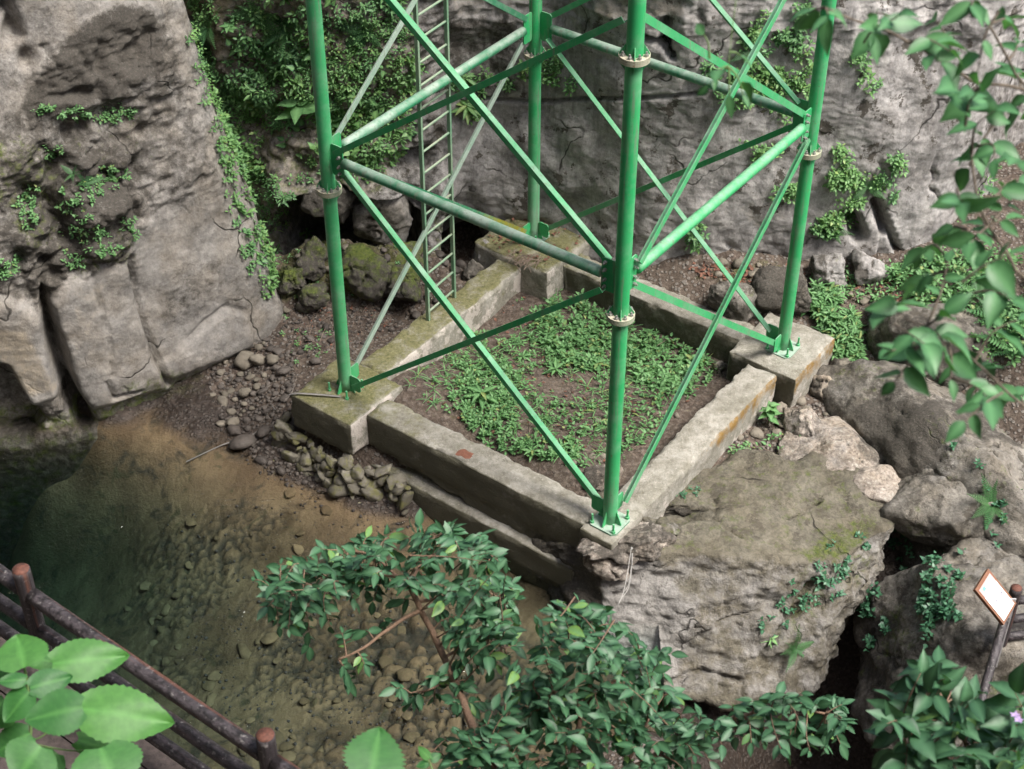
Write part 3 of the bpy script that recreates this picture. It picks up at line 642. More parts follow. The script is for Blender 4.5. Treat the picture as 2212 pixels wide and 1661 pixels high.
def plate(c, ax, ay, hx, hy, t, cut=0.3):
    """chamfered flat plate"""
    az = np.cross(ax, ay); k = cut * min(hx, hy)
    pts = [(-hx + k, -hy), (hx - k, -hy), (hx, -hy + k), (hx, hy - k), (hx - k, hy), (-hx + k, hy), (-hx, hy - k), (-hx, -hy + k)]
    V = [c + ax * x + ay * y + az * s * t / 2 for s in (-1, 1) for x, y in pts]
    F = [tuple(range(7, -1, -1)), tuple(range(8, 16))] + [(i, (i + 1) % 8, (i + 1) % 8 + 8, i + 8) for i in range(8)]
    return np.array(V), F
def angle(p0, p1, na, nb, s=0.078, t=0.009):
    """steel angle from p0 to p1: one leg lies along na, the other along nb"""
    d = p1 - p0; L = np.linalg.norm(d); d = d / L
    na = na - d * (na @ d); na /= np.linalg.norm(na); nb = nb - d * (nb @ d) - na * (nb @ na); nb /= np.linalg.norm(nb)
    prof = [(0, 0), (s, 0), (s, t), (t, t), (t, s), (0, s)]; n = 12; V = []
    for i in range(n + 1):
        c = p0 + d * L * i / n
        V += [c + na * (x - s * 0.5) + nb * y for x, y in prof]
    F = grid_f(n + 1, 6, True).tolist() + [tuple(range(5, -1, -1)), tuple(range(n * 6, n * 6 + 6))]
    return np.array(V), F
RL = 0.082
for key, (la, lb) in LEG.items():
    z0 = BASEZ[key]; P0 = T(la, lb, z0)
    zz = np.linspace(z0 + 0.01, ZTOP, 60)
    V, F = tube(np.stack([T(la, lb, z) for z in zz]), RL, 28)
    fade = 0.55 * np.exp(-np.maximum(V[:, 2] - z0, 0) / 0.35) + (0.6 * sstep(2.2, 0.4, V[:, 2]) if key == 'B' else 0) + (0.15 if key == 'L' else 0)
    leg = part('leg', V, F, M['paint'], tower, attrs=dict(fade=fade))
    bp = part('base_plate', *plate(P0 + EZ * 0.012, E1, E2, 0.185, 0.185, 0.026, 0.25), M['paint_old'], tower, smooth=False, attrs=dict(fade=np.full(16, 0.55)))
    for i in range(4):
        dx, dy = [(1, 1), (-1, 1), (-1, -1), (1, -1)][i]
        put('anchor_bolt', abolt_me, bp, P0 + EZ * 0.025 + (E1 * dx + E2 * dy) * 0.145)
    for i in range(4):
        d = [E1, E2, -E1, -E2][i]; s = np.cross(EZ, d)
        Vr = np.array([P0 + d * (RL - 0.01) + s * e + EZ * z if q == 0 else P0 + d * 0.155 + s * e + EZ * z for e in (-0.006, 0.006) for q, z in ((0, 0.028), (1, 0.028), (1, 0.05), (0, 0.24))])
        part('stiffener', Vr, [(0, 1, 2, 3), (7, 6, 5, 4), (0, 4, 5, 1), (1, 5, 6, 2), (2, 6, 7, 3), (3, 7, 4, 0)], M['paint'], tower, smooth=False)
    for zf in FLG:
        for j, dz in enumerate((-0.016, 0.016)):
            c = T(la, lb, zf + dz)
            fl = part('flange', *cyl(c - EZ * 0.0145, c + EZ * 0.0145, 0.148, 36), M['flange'], tower, smooth=False)
        for i in range(8):
            an = i * math.pi / 4 + 0.2; put('bolt', bolt_me, fl, T(la, lb, zf + 0.034) + (E1 * math.cos(an) + E2 * math.sin(an)) * 0.118)
        for i in range(4):
            an = i * math.pi / 2 + 0.6; d = E1 * math.cos(an) + E2 * math.sin(an); s = np.cross(EZ, d); c = T(la, lb, zf)
            for sg in (1, -1):
                Vr = np.array([c + d * (RL - 0.01 if q == 0 else 0.14) + s * e + EZ * sg * z for e in (-0.005, 0.005) for q, z in ((0, 0.03), (1, 0.03), (1, 0.045), (0, 0.15))])
                part('stiffener', Vr, [(0, 1, 2, 3), (7, 6, 5, 4), (0, 4, 5, 1), (1, 5, 6, 2), (2, 6, 7, 3), (3, 7, 4, 0)], M['paint'], tower, smooth=False)
for p, q in FACES:
    A = np.array(LEG[p]); B = np.array(LEG[q]); d = T(*(B - A)); d /= np.linalg.norm(d)
    mid = T(*((A + B) / 2)); nrm = mid / np.linalg.norm(mid)
    for li, zl in enumerate(LEV):
        a = T(*A, zl); b = T(*B, zl)
        V, F = tube(np.linspace(a + d * 0.26, b - d * 0.26, 30), 0.060, 20)
        part('horizontal_strut', V, F, M['paint_old'] if (p, q) != ('F', 'R') else M['paint'], tower)
        for c, s in ((a, 1), (b, -1)):
            g = part('gusset_plate', *plate(c + d * s * 0.165, d, EZ, 0.09, 0.20, 0.012, 0.3), M['paint'], tower, smooth=False)
            for dz in (-0.15, -0.06, 0.06, 0.15):
                put('bolt', bolt_me, g, c + d * s * 0.205 + EZ * dz + nrm * 0.012, nrm)
    for c, s, k in ((T(*A, 0), 1, p), (T(*B, 0), -1, q)):
        part('gusset_plate', *plate(c + d * s * 0.17 + EZ * (BASEZ[k] + 0.19), d, EZ, 0.085, 0.11, 0.012, 0.3), M['paint'], tower, smooth=False)
    zb = [0.20] + LEV
    for i in range(3):
        lo0 = zb[i] + (0.14 if i else 0); hi0 = zb[i + 1] - (0.42 if i == 1 else 0.15)
        for k, (s0, s1, side) in enumerate(((A, B, 1), (B, A, -1))):
            dd = T(*(s1 - s0)); dd /= np.linalg.norm(dd)
            base_extra = BASEZ[[kk for kk in LEG if LEG[kk] == tuple(s0)][0]] if i == 0 else 0
            P0 = T(*s0, lo0 + base_extra) + dd * 0.20; P1 = T(*s1, hi0) - dd * (0.09 if i == 1 else 0.20)
            up = np.cross(P1 - P0, nrm); up = up / np.linalg.norm(up); up = up if up[2] > 0 else -up
            far = (p, q) == ('L', 'B') or ((p, q) == ('B', 'R') and side > 0); of = (0.012 if side > 0 else -0.02) if far else (0.088 if side > 0 else -0.009)
            V, F = angle(P0 + nrm * of, P1 + nrm * of, up if side > 0 or far else -up, nrm if far else -nrm, 0.07 if far else (0.066 if (p, q) == ('L', 'F') else 0.078))
            t = ((V - P0) @ (P1 - P0)) / ((P1 - P0) @ (P1 - P0)); at = dict(fade=np.full(len(V), 0.02 if (p, q) == ('L', 'F') else 0.12))
            old = (p, q) == ('L', 'B')
            if old and s0[1] < 0: at['fade'] = np.full(len(V), 1.0)
            if old and s0[1] > 0 and i == 0: at['lichen'] = 0.75 * sstep(0.5, 0.12, t); at['fade'] = 0.5 * sstep(0.3, 0.0, t)
            if (p, q) == ('B', 'R') and s0[0] < 0 and i == 0: at['fade'] = 0.5 * sstep(0.6, 0.0, t)
            part('diagonal_brace', V, F, M['paint_old'] if (p, q) == ('L', 'B') else M['paint'], tower, smooth=False, attrs=at)

# ------------------------------------------------------------------ ladder
lb0 = at_z(925, 690, 0.0); lb1 = at_z(981, 642, 0.0)
ladder = thing('ladder', 'weathered green steel ladder standing on the mossy concrete beam', 'ladder', (lb0 + lb1) / 2)
ld = (lb1 - lb0); ld /= np.linalg.norm(ld)
for c in (lb0, lb1):
    V, F = box(c + EZ * 4.2, ld, np.cross(EZ, ld), EZ, 0.017, 0.024, 4.25); part('stile', V, F, M['paint_dull'], ladder, smooth=False)
rv, rf = cyl(lb0 + ld * 0.012 - (lb0 + lb1) / 2, lb1 - ld * 0.012 - (lb0 + lb1) / 2, 0.016, 8, 6); rung_me = make_mesh('rung', rv, rf, M['paint_dull'])
for i in range(27):
    put('rung', rung_me, ladder, (lb0 + lb1) / 2 + EZ * (0.12 + 0.305 * i))

# ------------------------------------------------------------------ boulders and stones
_ico = {}
def ico(k):
    if k not in _ico:
        import bmesh
        bm = bmesh.new(); bmesh.ops.create_icosphere(bm, subdivisions=k, radius=1.0)
        _ico[k] = (np.array([v.co[:] for v in bm.verts]), np.array([[v.index for v in f.verts] for f in bm.faces])); bm.free()
    return _ico[k]
def rock_shape(seed, sub=3, planes=14, soft=14.0, amp=0.05, fine=0.02):
    """faceted, worn stone of about unit radius"""
    r = np.random.default_rng(seed); D, F = ico(sub)
    kk = np.arange(planes) + .5; ph_ = np.arccos(1 - 2 * kk / planes); th_ = kk * 2.39996 + r.uniform(0, 6); n = np.stack([np.cos(th_) * np.sin(ph_), np.sin(th_) * np.sin(ph_), np.cos(ph_)], 1) + r.normal(size=(planes, 3)) * .28
    n /= np.linalg.norm(n, axis=1, keepdims=True); dist = r.uniform(0.66, 1.0, planes)
    c = np.maximum(D @ n.T, 0.05) / dist
    rad = 1.0 / (np.sum(c ** soft, axis=1) ** (1 / soft) + 1e-6)
    rad = np.minimum(rad, 1.3)
    V = D * rad[:, None]
    V = V * (1 + amp * fbm(V, 1.6, 4, 0.55, seed)[:, None] + fine * fbm(V, 7, 3, 0.6, seed + 3)[:, None])
    return V, F
def zrot(t): c, s = math.cos(t), math.sin(t); return np.array([[c, -s, 0], [s, c, 0], [0, 0, 1]])
def boulder(name, label, cat, p, q, width, height, seed, mat, zoff=0.0, sub=5, group=None, moss=0.1, dark=0.1, tan=0.0, amp=0.07, fine=0.035, soft=34, tilt=0.0, over=1.05):
    """stone lying between two survey points p and q"""
    p, q = np.asarray(p, float), np.asarray(q, float); L = np.linalg.norm((q - p)[:2]); t = math.atan2(q[1] - p[1], q[0] - p[0])
    V, F = rock_shape(seed, sub, 13, soft, amp, 0)
    V = V * 1.17 * np.array([L / 2 * over, width / 2, height / 2])
    ct, st_ = math.cos(tilt), math.sin(tilt); V = V @ np.array([[1, 0, 0], [0, ct, -st_], [0, st_, ct]]).T
    V = V @ zrot(t).T + (p + q) / 2 + EZ * zoff
    n = V - V.mean(0); n /= np.linalg.norm(n, axis=1, keepdims=True)
    V = V + n * (fbm(V, 2.2, 5, 0.6, seed + 7) * fine * 1.9 + ridged(V, 3.2, 5, 0.6, seed + 9) * fine * 0.9 + plates(V, 1.6, 7, seed + 11) * fine * 4)[:, None]
    wq = V + 0.10 * np.stack([fbm(V, 2.5, 3, .5, seed + i) for i in (1, 2, 3)], 1); k1, k2 = worley(wq * np.array([1, 1, .8]), 1.9, seed)
    ck = sstep(0.035, 0.0, k2 - k1) * sstep(-.1, .3, fbm(V, 1.1, 2, .5, seed + 4)) * (sub > 4); V = V - n * (ck * fine * 1.3)[:, None]
    dk = np.clip(dark + 0.5 * sstep(.05, .35, fbm(V, 1.0, 4, .6, seed + 6)) + 0.6 * ck + 0.35 * (n[:, 0] < -.3), 0, 1); lm = 0.42 * sstep(.0, .3, fbm(V, 1.3, 4, .6, seed + 8))  # left sides darkened in colour as shade, cracks darkened too
    m = np.full(len(V), moss) + 0.25 * sstep(.1, .4, fbm(V, 1.5, 4, .6, seed + 5)) + 0.25 * np.clip(n[:, 2], 0, 1) * (moss > 0.2)
    return solo(name, V, F, mat, label, cat, group, attrs=dict(moss=m, dark=dk, tan=np.full(len(V), tan), lime_and_light=lm))

def dense(V, F, levels, it):
    me = bpy.data.meshes.new('tmp'); me.from_pydata([tuple(v) for v in V], [], F); me.update(); o = bpy.data.objects.new('tmp', me); COL.objects.link(o)
    md = o.modifiers.new('s', 'SUBSURF'); md.subdivision_type = 'SIMPLE'; md.levels = levels; md.render_levels = levels
    dg = bpy.context.evaluated_depsgraph_get(); e = o.evaluated_get(dg); m2 = e.to_mesh()
    V2 = np.zeros(len(m2.vertices) * 3); m2.vertices.foreach_get('co', V2); V2 = V2.reshape(-1, 3)
    F2 = np.zeros(len(m2.loops), int); m2.loops.foreach_get('vertex_index', F2); F2 = F2.reshape(-1, 4)
    E_ = np.zeros(len(m2.edges) * 2, int); m2.edges.foreach_get('vertices', E_); E_ = E_.reshape(-1, 2)
    e.to_mesh_clear(); bpy.data.objects.remove(o); bpy.data.meshes.remove(me)
    deg = np.bincount(E_.ravel(), minlength=len(V2))[:, None].astype(float)
    for _ in range(it):
        s = np.zeros_like(V2); np.add.at(s, E_[:, 0], V2[E_[:, 1]]); np.add.at(s, E_[:, 1], V2[E_[:, 0]]); V2 = 0.4 * V2 + 0.6 * s / deg
    return V2, F2
def vnormals(V, F):
    a, b, c = V[F[:, 0]], V[F[:, 1]], V[F[:, 2]]; n = np.cross(b - a, c - a); N = np.zeros_like(V)
    for k in range(F.shape[1]): np.add.at(N, F[:, k], n)
    return N / (np.linalg.norm(N, axis=1, keepdims=True) + 1e-12)
# the great slab under the front leg
top = [(1125,1160,-.78),(1290,1090,-.30),(1470,1035,-.30),(1600,985,-.36),(1770,1000,-.40),(1935,1050,-.46),(1955,1120,-.62),(1800,1205,-.55),(1560,1195,-.36),(1296,1186,-.13)]
midr = [(1118,1235,-1.25),(1290,1120,-1.2),(1480,1070,-1.2),(1620,1020,-1.2),(1760,1050,-1.2),(1900,1120,-1.2),(1900,1250,-1.20),(1800,1350,-1.22),(1570,1350,-1.05),(1294,1315,-.85)]
bot = [(1125,1330,-2.0),(1290,1180,-2.2),(1480,1130,-2.2),(1620,1080,-2.2),(1720,1130,-2.2),(1800,1230,-2.2),(1800,1350,-2.1),(1745,1500,-2.0),(1570,1525,-1.85),(1320,1470,-1.5)]
rings = [[at_z(*p) for p in r] for r in (top, midr, bot)]
Vr = [np.array(r) for r in rings]; n10 = 10
ctop = at_z(1600, 1095, -0.34); V0 = np.concatenate(Vr + [ctop[None], (Vr[2].mean(0))[None]])
F0 = [(i * n10 + j, (i + 1) * n10 + j, (i + 1) * n10 + (j + 1) % n10, i * n10 + (j + 1) % n10) for i in range(2) for j in range(n10)]
F0 += [(j, (j + 1) % n10, 30) for j in range(n10)] + [(20 + (j + 1) % n10, 20 + j, 31) for j in range(n10)]
SV, SF = dense(V0, F0, 5, 5)
SN = vnormals(SV, SF)
if (SN[:, 2][SV[:, 2] > -0.42].mean() if np.any(SV[:, 2] > -0.42) else 1) < 0: SF = SF[:, ::-1]; SN = -SN
su, sv_, _ = pix(SV)
front = sstep(0.90, 0.72, SN[:, 2])
d = fbm(SV, 0.9, 4, 0.5, 201) * 0.06 + plates(SV * np.array([1, 1, 2.0]), 1.0, 8, 205) * (0.08 + 0.16 * front) + fbm(SV, 3.5, 5, 0.6, 203) * (0.03 + 0.05 * front) + front * ridged(SV, 2.2, 5, 0.6, 204) * 0.08
for pl, dep, wd in (([(1430,1060),(1440,1090),(1455,1110),(1500,1120),(1550,1125)], .07, 6), ([(1550,1125),(1570,1150),(1600,1165)], .05, 5), ([(1545,1075),(1550,1100),(1540,1120)], .05, 5), ([(1785,1060),(1765,1090)], .05, 4), ([(1760,1090),(1700,1125)], .03, 4), ([(1820,1060),(1835,1090)], .04, 4),
     ([(1480,1390),(1560,1340),(1640,1320)], .05, 5), ([(1640,1420),(1700,1340),(1760,1250)], .09, 9), ([(1420,1480),(1520,1450),(1600,1470)], .08, 10), ([(1560,1250),(1570,1330)], .03, 4)):
    d -= 1.5 * dep * sstep(wd, 0.5, line_d(su, sv_, pl)) * (SN[:, 1] < 0.6)
SV = SV + SN * d[:, None]
s_dark = np.clip(0.12 + 0.75 * area(su, sv_, [(1100,1160),(1290,1185),(1290,1320),(1110,1320)], 10) + 0.3 * area(su, sv_, [(1400,1080),(1520,1090),(1540,1130),(1440,1110)], 25) + 0.35 * (SN[:, 2] < 0.15), 0, 1)  # left face, steep sides and underside darkened in colour as shade
s_moss = 0.10 + 0.26 * (1 - front) + 0.32 * area(su, sv_, [(1740,1180),(1880,1120),(1900,1240),(1800,1300),(1700,1420),(1660,1380)], 25)
s_tan = 0.30 * area(su, sv_, [(1290,1150),(1420,1140),(1460,1260),(1560,1300),(1450,1330),(1300,1240)], 40)
slab_V = SV
solo('rock_slab', SV, SF, M['slab'], 'huge flat-topped tan rock slab carrying the front tower leg', 'rock', attrs=dict(dark=s_dark, moss=s_moss, tan=s_tan, wet=0 * d, lime_and_light=0.55 * area(su, sv_, [(1285,1200),(1400,1190),(1480,1340),(1450,1470),(1300,1420)], 30) + 0.50 * front * (SN[:, 1] < 0) * area(su, sv_, [(1290,1200),(1560,1195),(1810,1200),(1960,1110),(1960,1250),(1790,1500),(1300,1520)], 25)))

Z = at_z
BL = [ # name, label, p, q, width, height, seed, material, extras
 ('boulder', 'angular grey boulder wedged against the right end of the big slab', Z(1955,1030,-.45), Z(2145,1150,-.55), .95, .75, 302, 'boulder', dict(zoff=-.12, tilt=.15, moss=.15)),
 ('boulder', 'very long pale rock sweeping out of frame at right, dark on its left face', Z(1850,870,-.75), Z(2330,1230,-.75), 2.1, 1.7, 311, 'boulder', dict(zoff=-.15, dark=.2, sub=6, fine=.04)),
 ('boulder', 'large rounded two-tone boulder beside ferns at right', Z(1875,690,-.05), Z(2120,790,-.1), 1.15, 1.0, 314, 'boulder', dict(tan=.3, dark=.15)),
 ('boulder', 'massive rock behind the small sign at lower right', Z(1930,1330,-1.5), Z(2420,1440,-1.2), 2.2, 2.2, 322, 'boulder', dict(zoff=-.35, dark=.15, sub=6, fine=.05, moss=.2)),
 ('boulder', 'dark blocky boulder behind the right pier against the cliff foot', Z(1625,625,.15), Z(1755,640,.15), .55, .62, 331, 'boulder', dict(dark=.6)),
 ('boulder', 'squat grey-brown rock on the far side of the beam', Z(1545,640,.1), Z(1625,650,.1), .5, .5, 337, 'boulder', dict(dark=.2)),
 ('boulder', 'pale round rock at the cliff foot near the upper right plants', Z(1845,590,.2), Z(1915,585,.2), .4, .4, 341, 'wall', {}),
 ('boulder', 'brown-grey rock leaning on the cliff behind the tower', Z(1750,590,.2), Z(1830,590,.2), .4, .5, 347, 'wall', dict(dark=.3)),
 ('boulder', 'smooth light boulder at the cave mouth behind the left leg', at_y(775,455,3.2), at_y(892,450,3.3), .8, .95, 351, 'cliff', dict(dark=.2, moss=.1)),
 ('boulder', 'dark overhung rock low in the cave behind the ladder', at_y(700,565,2.9), at_y(800,560,2.9), .7, .5, 357, 'boulder', dict(dark=.75, moss=.45)),
 ('boulder', 'mossy lumpy rock below the cave, left of the ladder', at_y(800,585,2.6), at_y(905,590,2.7), .7, .55, 361, 'boulder', dict(dark=.6, moss=.5, fine=.05)),
 ('boulder', 'mossy rock at the left end of the bank under the cave', Z(600,600,-.1), Z(665,605,-.1), .4, .42, 362, 'boulder', dict(dark=.85, moss=.34, fine=.05)),
 ('boulder', 'mossy crag directly left of the left leg below the cave', Z(650,560,.0), Z(720,565,.0), .45, .45, 363, 'boulder', dict(dark=.85, moss=.3, fine=.06)),
 ('boulder', 'brown crusty rock right of the left leg below the cave', Z(745,585,-.05), Z(815,590,-.05), .4, .42, 364, 'boulder', dict(dark=.85, moss=.4, fine=.06)),
 ('boulder', 'mossy rock low on the bank behind the left leg', Z(640,640,-.3), Z(700,642,-.3), .3, .3, 365, 'boulder', dict(dark=.85, moss=.36, fine=.05)),
 ('boulder', 'dark mossy rock on the bank beside the ladder foot', Z(840,615,-.2), Z(905,612,-.2), .4, .4, 366, 'boulder', dict(dark=.85, moss=.3, fine=.06)),
 ('boulder', 'dark jutting rock in the roof of the cave', at_y(680,430,3.0), at_y(770,420,3.1), .6, .5, 367, 'cliff', dict(dark=.6, moss=.2, fine=.05)),
 ('boulder', 'cracked pinkish mortar slab between the right pier and the long rock', Z(1700,960,-.50), Z(1870,985,-.52), 1.0, .36, 371, 'clay', dict(soft=30, fine=.025)),
 ('boulder', 'broken mortar slab tilted towards the long pale rock', Z(1800,1025,-.55), Z(1955,1050,-.60), .62, .32, 377, 'clay', dict(soft=30, fine=.03, tilt=-.2)),
 ('boulder', 'small mortar chunk below the right pier', Z(1700,910,-.42), Z(1770,915,-.42), .42, .32, 379, 'clay', dict(soft=30)),
 ('boulder', 'tan conglomerate lump bulging under the right pier', Z(1745,850,-.50), Z(1820,800,-.45), .62, .62, 383, 'clay', dict(tan=.5, fine=.05, zoff=-.12)),
 ('boulder', 'crusty mortar ledge under the front base plate', Z(1270,1168,-.20), Z(1425,1160,-.20), .55, .34, 389, 'clay', dict(fine=.08, soft=40)),
 ('boulder', 'broken mortar lip left of the hanging white cords', Z(1280,1205,-.32), Z(1345,1200,-.32), .26, .26, 391, 'clay', dict(fine=.06, soft=40)),
 ('boulder', 'small mortar crust right of the front base plate', Z(1385,1130,-.16), Z(1450,1150,-.2), .24, .2, 390, 'slab', dict(fine=.05, soft=40)),
 ('boulder', 'pale stone in the soil beside the front leg', Z(1265,1040,-.28), Z(1330,1015,-.26), .30, .34, 391, 'clay', dict(fine=.02)),
 ('boulder', 'grey stone half buried in weeds by the right pier inside the ring', Z(1530,800,-.42), Z(1565,795,-.42), .2, .24, 393, 'boulder', dict(moss=.3, sub=4)),
 ('boulder', 'round stone in the dark gap beside the back pier', Z(1022,540,-.1), Z(1060,535,-.1), .3, .35, 395, 'wall', dict(sub=4)),
 ('boulder', 'upright stone in the gap between cave and back pier', Z(1000,590,-.2), Z(1035,585,-.2), .25, .36, 397, 'boulder', dict(sub=4, dark=.4)),
 ('boulder', 'thin slanted rock beside the greenery at the right pier', Z(1800,830,-.5), Z(1850,800,-.4), .35, .35, 399, 'boulder', dict(dark=.3, sub=4)),
]
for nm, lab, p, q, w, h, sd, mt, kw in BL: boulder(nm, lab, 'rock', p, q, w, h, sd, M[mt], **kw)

def stone_mat(name, ca, cb, wet=0.0, moss=0.0):
    m, nt, bs, out = mat_new(name); q = NB(nt)
    c = q.mix(q.objrand(), ca, cb); n = q.noise(14, 4, 0.7)
    c = q.mix(q.map(n, 0.3, 0.7, 0, 0.6), c, tuple(x * 0.55 for x in ca))
    if moss: c = q.mix(q.map(q.noise(8, 4, 0.7), 0.48, 0.62, 0, moss), c, (0.13, 0.13, 0.03))
    nt.links.new(c, bs.inputs['Base Color']); bs.inputs['Roughness'].default_value = 0.9 - 0.5 * wet; bs.inputs['Specular IOR Level'].default_value = 0.3
    nt.links.new(q.bump(n, 0.5, 0.03), bs.inputs['Normal']); return m
M['st_dry'] = stone_mat('dry_cobble', (0.14, 0.125, 0.10), (0.27, 0.24, 0.195))
M['st_dark'] = stone_mat('dark_cobble', (0.055, 0.047, 0.042), (0.15, 0.13, 0.115), 0.5)
M['st_sub'] = stone_mat('silted_cobble', (0.105, 0.076, 0.042), (0.200, 0.148, 0.085), 0.0)
M['st_rub'] = stone_mat('rubble_stone', (0.10, 0.092, 0.072), (0.25, 0.232, 0.19), 0.0, 0.6)
def stone_set(mat, seed, k=7, sub=2):
    return [make_mesh('stone', *rock_shape(seed + i, sub, 11, 70.0, 0.05, 0.05), mat, smooth=mat.name == 'silted_cobble') for i in range(k)]
ST = {k: stone_set(M[k], 400 + 20 * i, 7, 3 if k == 'st_rub' else 2) for i, k in enumerate(('st_dry', 'st_dark', 'st_sub', 'st_rub'))}
def ground_at(x, y): return float(ground_z(np.array([x], float), np.array([y], float))[0])
def place_stone(name, me, p, size, flat, label, group, r, sink=0.35):
    o = link(name, me, None, (p[0], p[1], p[2] + size * flat * (0.5 - sink)), (r.uniform(-.3, .3), r.uniform(-.3, .3), r.uniform(0, 6.3)), (size * r.uniform(.42, .62), size * r.uniform(.34, .5), size * flat * 0.5))
    return props(o, label, 'stone', group)
def scatter(poly, n, smin, smax, z0, r, taken, gap=0.8, power=2.2):
    us = [p[0] for p in poly]; vs_ = [p[1] for p in poly]; res = []; tries = 0
    while len(res) < n and tries < n * 40:
        tries += 1; u, v = r.uniform(min(us), max(us)), r.uniform(min(vs_), max(vs_))
        if not inside(np.array([u]), np.array([v]), poly)[0]: continue
        s = smin + (smax - smin) * r.random() ** power; p = at_z(u, v, z0)
        if any((p[0] - t[0]) ** 2 + (p[1] - t[1]) ** 2 < (gap * 0.5 * (s + t[2])) ** 2 for t in taken): continue
        taken.append((p[0], p[1], s)); res.append((p, s))
    if res:
        zz = ground_z(np.array([p[0] for p, s in res]), np.array([p[1] for p, s in res]))
        res = [(np.array([p[0], p[1], z]), s) for (p, s), z in zip(res, zz)]
    return res
r = np.random.default_rng(55); taken = []
special = [((530,780),.30,'st_dry','largest pale cobble lying at the foot of the left cliff'),((558,785),.24,'st_dry','pale cobble touching the largest one under the left cliff'),((497,735),.0,'',''),
 ((519,932),.30,'st_dark','round olive cobble on the dark gravel beside the left pier'),((527,838),.22,'st_dry','upright pale stone in the upper gravel bank'),((500,890),.20,'st_dry','pale stone at the lower edge of the gravel bank'),
 ((560,760),.16,'st_dry','small pale stone near dry twigs at the cliff foot'),((590,790),.20,'st_dry','mid-sized cobble where gravel meets bare soil'),((640,925),.26,'st_dark','brown stone leaning by the left pier corner'),((1590,650),.3,'st_dry','mossy stone behind the far beam')]
for (u, v), s, k, lab in special:
    if not k: continue
    p = at_z(u, v, -.75 if u < 1000 else .1); p[2] = ground_at(p[0], p[1]); taken.append((p[0], p[1], s))
    place_stone('cobble', ST[k][r.integers(7)], p, s, .7, lab, None, r, 0.2)
allst = []
for poly, n, a, b, z0, k, lab, grp in (
 ([(445,790),(560,740),(600,790),(560,850),(500,920),(470,900)], 24, .07, .20, -.8, 'st_dry', 'pale dry cobble on the gravel bank below the left cliff', 'pale cobbles on the gravel bank'),
 ([(450,800),(560,750),(640,800),(640,1000),(690,1045),(560,985),(480,905)], 200, .06, .22, -.88, 'st_dark', 'dark damp cobble on the gravel bank left of the tower', 'dark cobbles on the gravel bank'),
 ([(640,640),(900,600),(930,640),(780,760),(650,790),(600,740)], 60, .05, .16, -.5, 'st_dark', 'small dark stone on the soil behind the left leg', 'stones behind the left leg'),
 ([(590,560),(880,560),(880,640),(620,660)], 40, .06, .15, -.2, 'st_dry', 'pale stone set in the mossy bank below the cave', 'stones in the mossy bank'),
 ([(760,600),(990,560),(1010,600),(900,680),(780,680)], 34, .08, .22, -.4, 'st_dark', 'dark cobble in the gully beside the ladder', 'cobbles beside the ladder'),
 ([(1640,850),(1780,880),(1790,930),(1700,960),(1620,1000),(1560,990)], 45, .06, .22, -.5, 'st_dry', 'broken stone in the rubble outside the right beam', 'rubble outside the right beam'),
 ([(1780,880),(1900,900),(1960,990),(1900,970),(1820,930)], 36, .05, .16, -.55, 'st_dry', 'loose grey pebble along the edge of the mortar slab', 'pebbles along the mortar slab'),
 ([(1480,575),(1640,575),(1900,590),(1960,640),(1760,660),(1640,650),(1500,600)], 55, .06, .22, .1, 'st_dry', 'grey stone among leaf litter at the back cliff foot', 'stones at the back cliff foot'),
 ([(1200,1000),(1300,960),(1340,1010),(1280,1050)], 10, .06, .14, -.3, 'st_dry', 'stone in the bare soil near the front leg', 'stones near the front leg'),
 ([(900,880),(1500,720),(1500,900),(1300,1000),(1000,960)], 14, .04, .1, -.38, 'st_dry', 'small stone on the soil inside the ring', 'stones inside the ring'),
 ([(300,1130),(700,1080),(1000,1180),(1100,1300),(1060,1661),(560,1661),(420,1450),(330,1300)], 90, .10, .26, -1.4, 'st_sub', 'silt covered cobble on the shallow pool bed', 'cobbles on the pool bed'),
 ([(250,1250),(330,1200),(420,1450),(330,1450)], 7, .12, .24, -1.9, 'st_sub', 'silty stone deeper in the green pool', 'stones deeper in the pool')):
    for p, s in scatter(poly, n, a, b, z0, r, taken, 0.72 if k != 'st_sub' else 0.6):
        allst.append((s / pix(p)[2] * (0.8 if k == 'st_sub' else 1), p, s, k, lab, grp))
allst.sort(key=lambda t: -t[0]); small = {}
for i, (_, p, s, k, lab, grp) in enumerate(allst):
    if i < 282: place_stone('stone', ST[k][r.integers(7)], p, s, r.uniform(.5, .8) if k != 'st_sub' else r.uniform(.3, .5), lab, grp, r, .35 if k != 'st_sub' else .45)
    else:
        V, F = rock_shape(600 + int(r.integers(12)), 1, 9, 9.0, 0.06, 0)
        small.setdefault(k, []).append((V * np.array([s * .52, s * .42, s * .34]) @ zrot(r.uniform(0, 6)).T + p + EZ * s * .08, F))
for k, lab in (('st_dry', 'small pale stones strewn over banks and litter'), ('st_dark', 'small dark stones strewn over the damp banks'), ('st_sub', 'small silty stones strewn over the pool bed')):
    V, F = join(small[k]); solo('pebbles', V, F, M[k], lab, 'pebbles', kind='stuff')
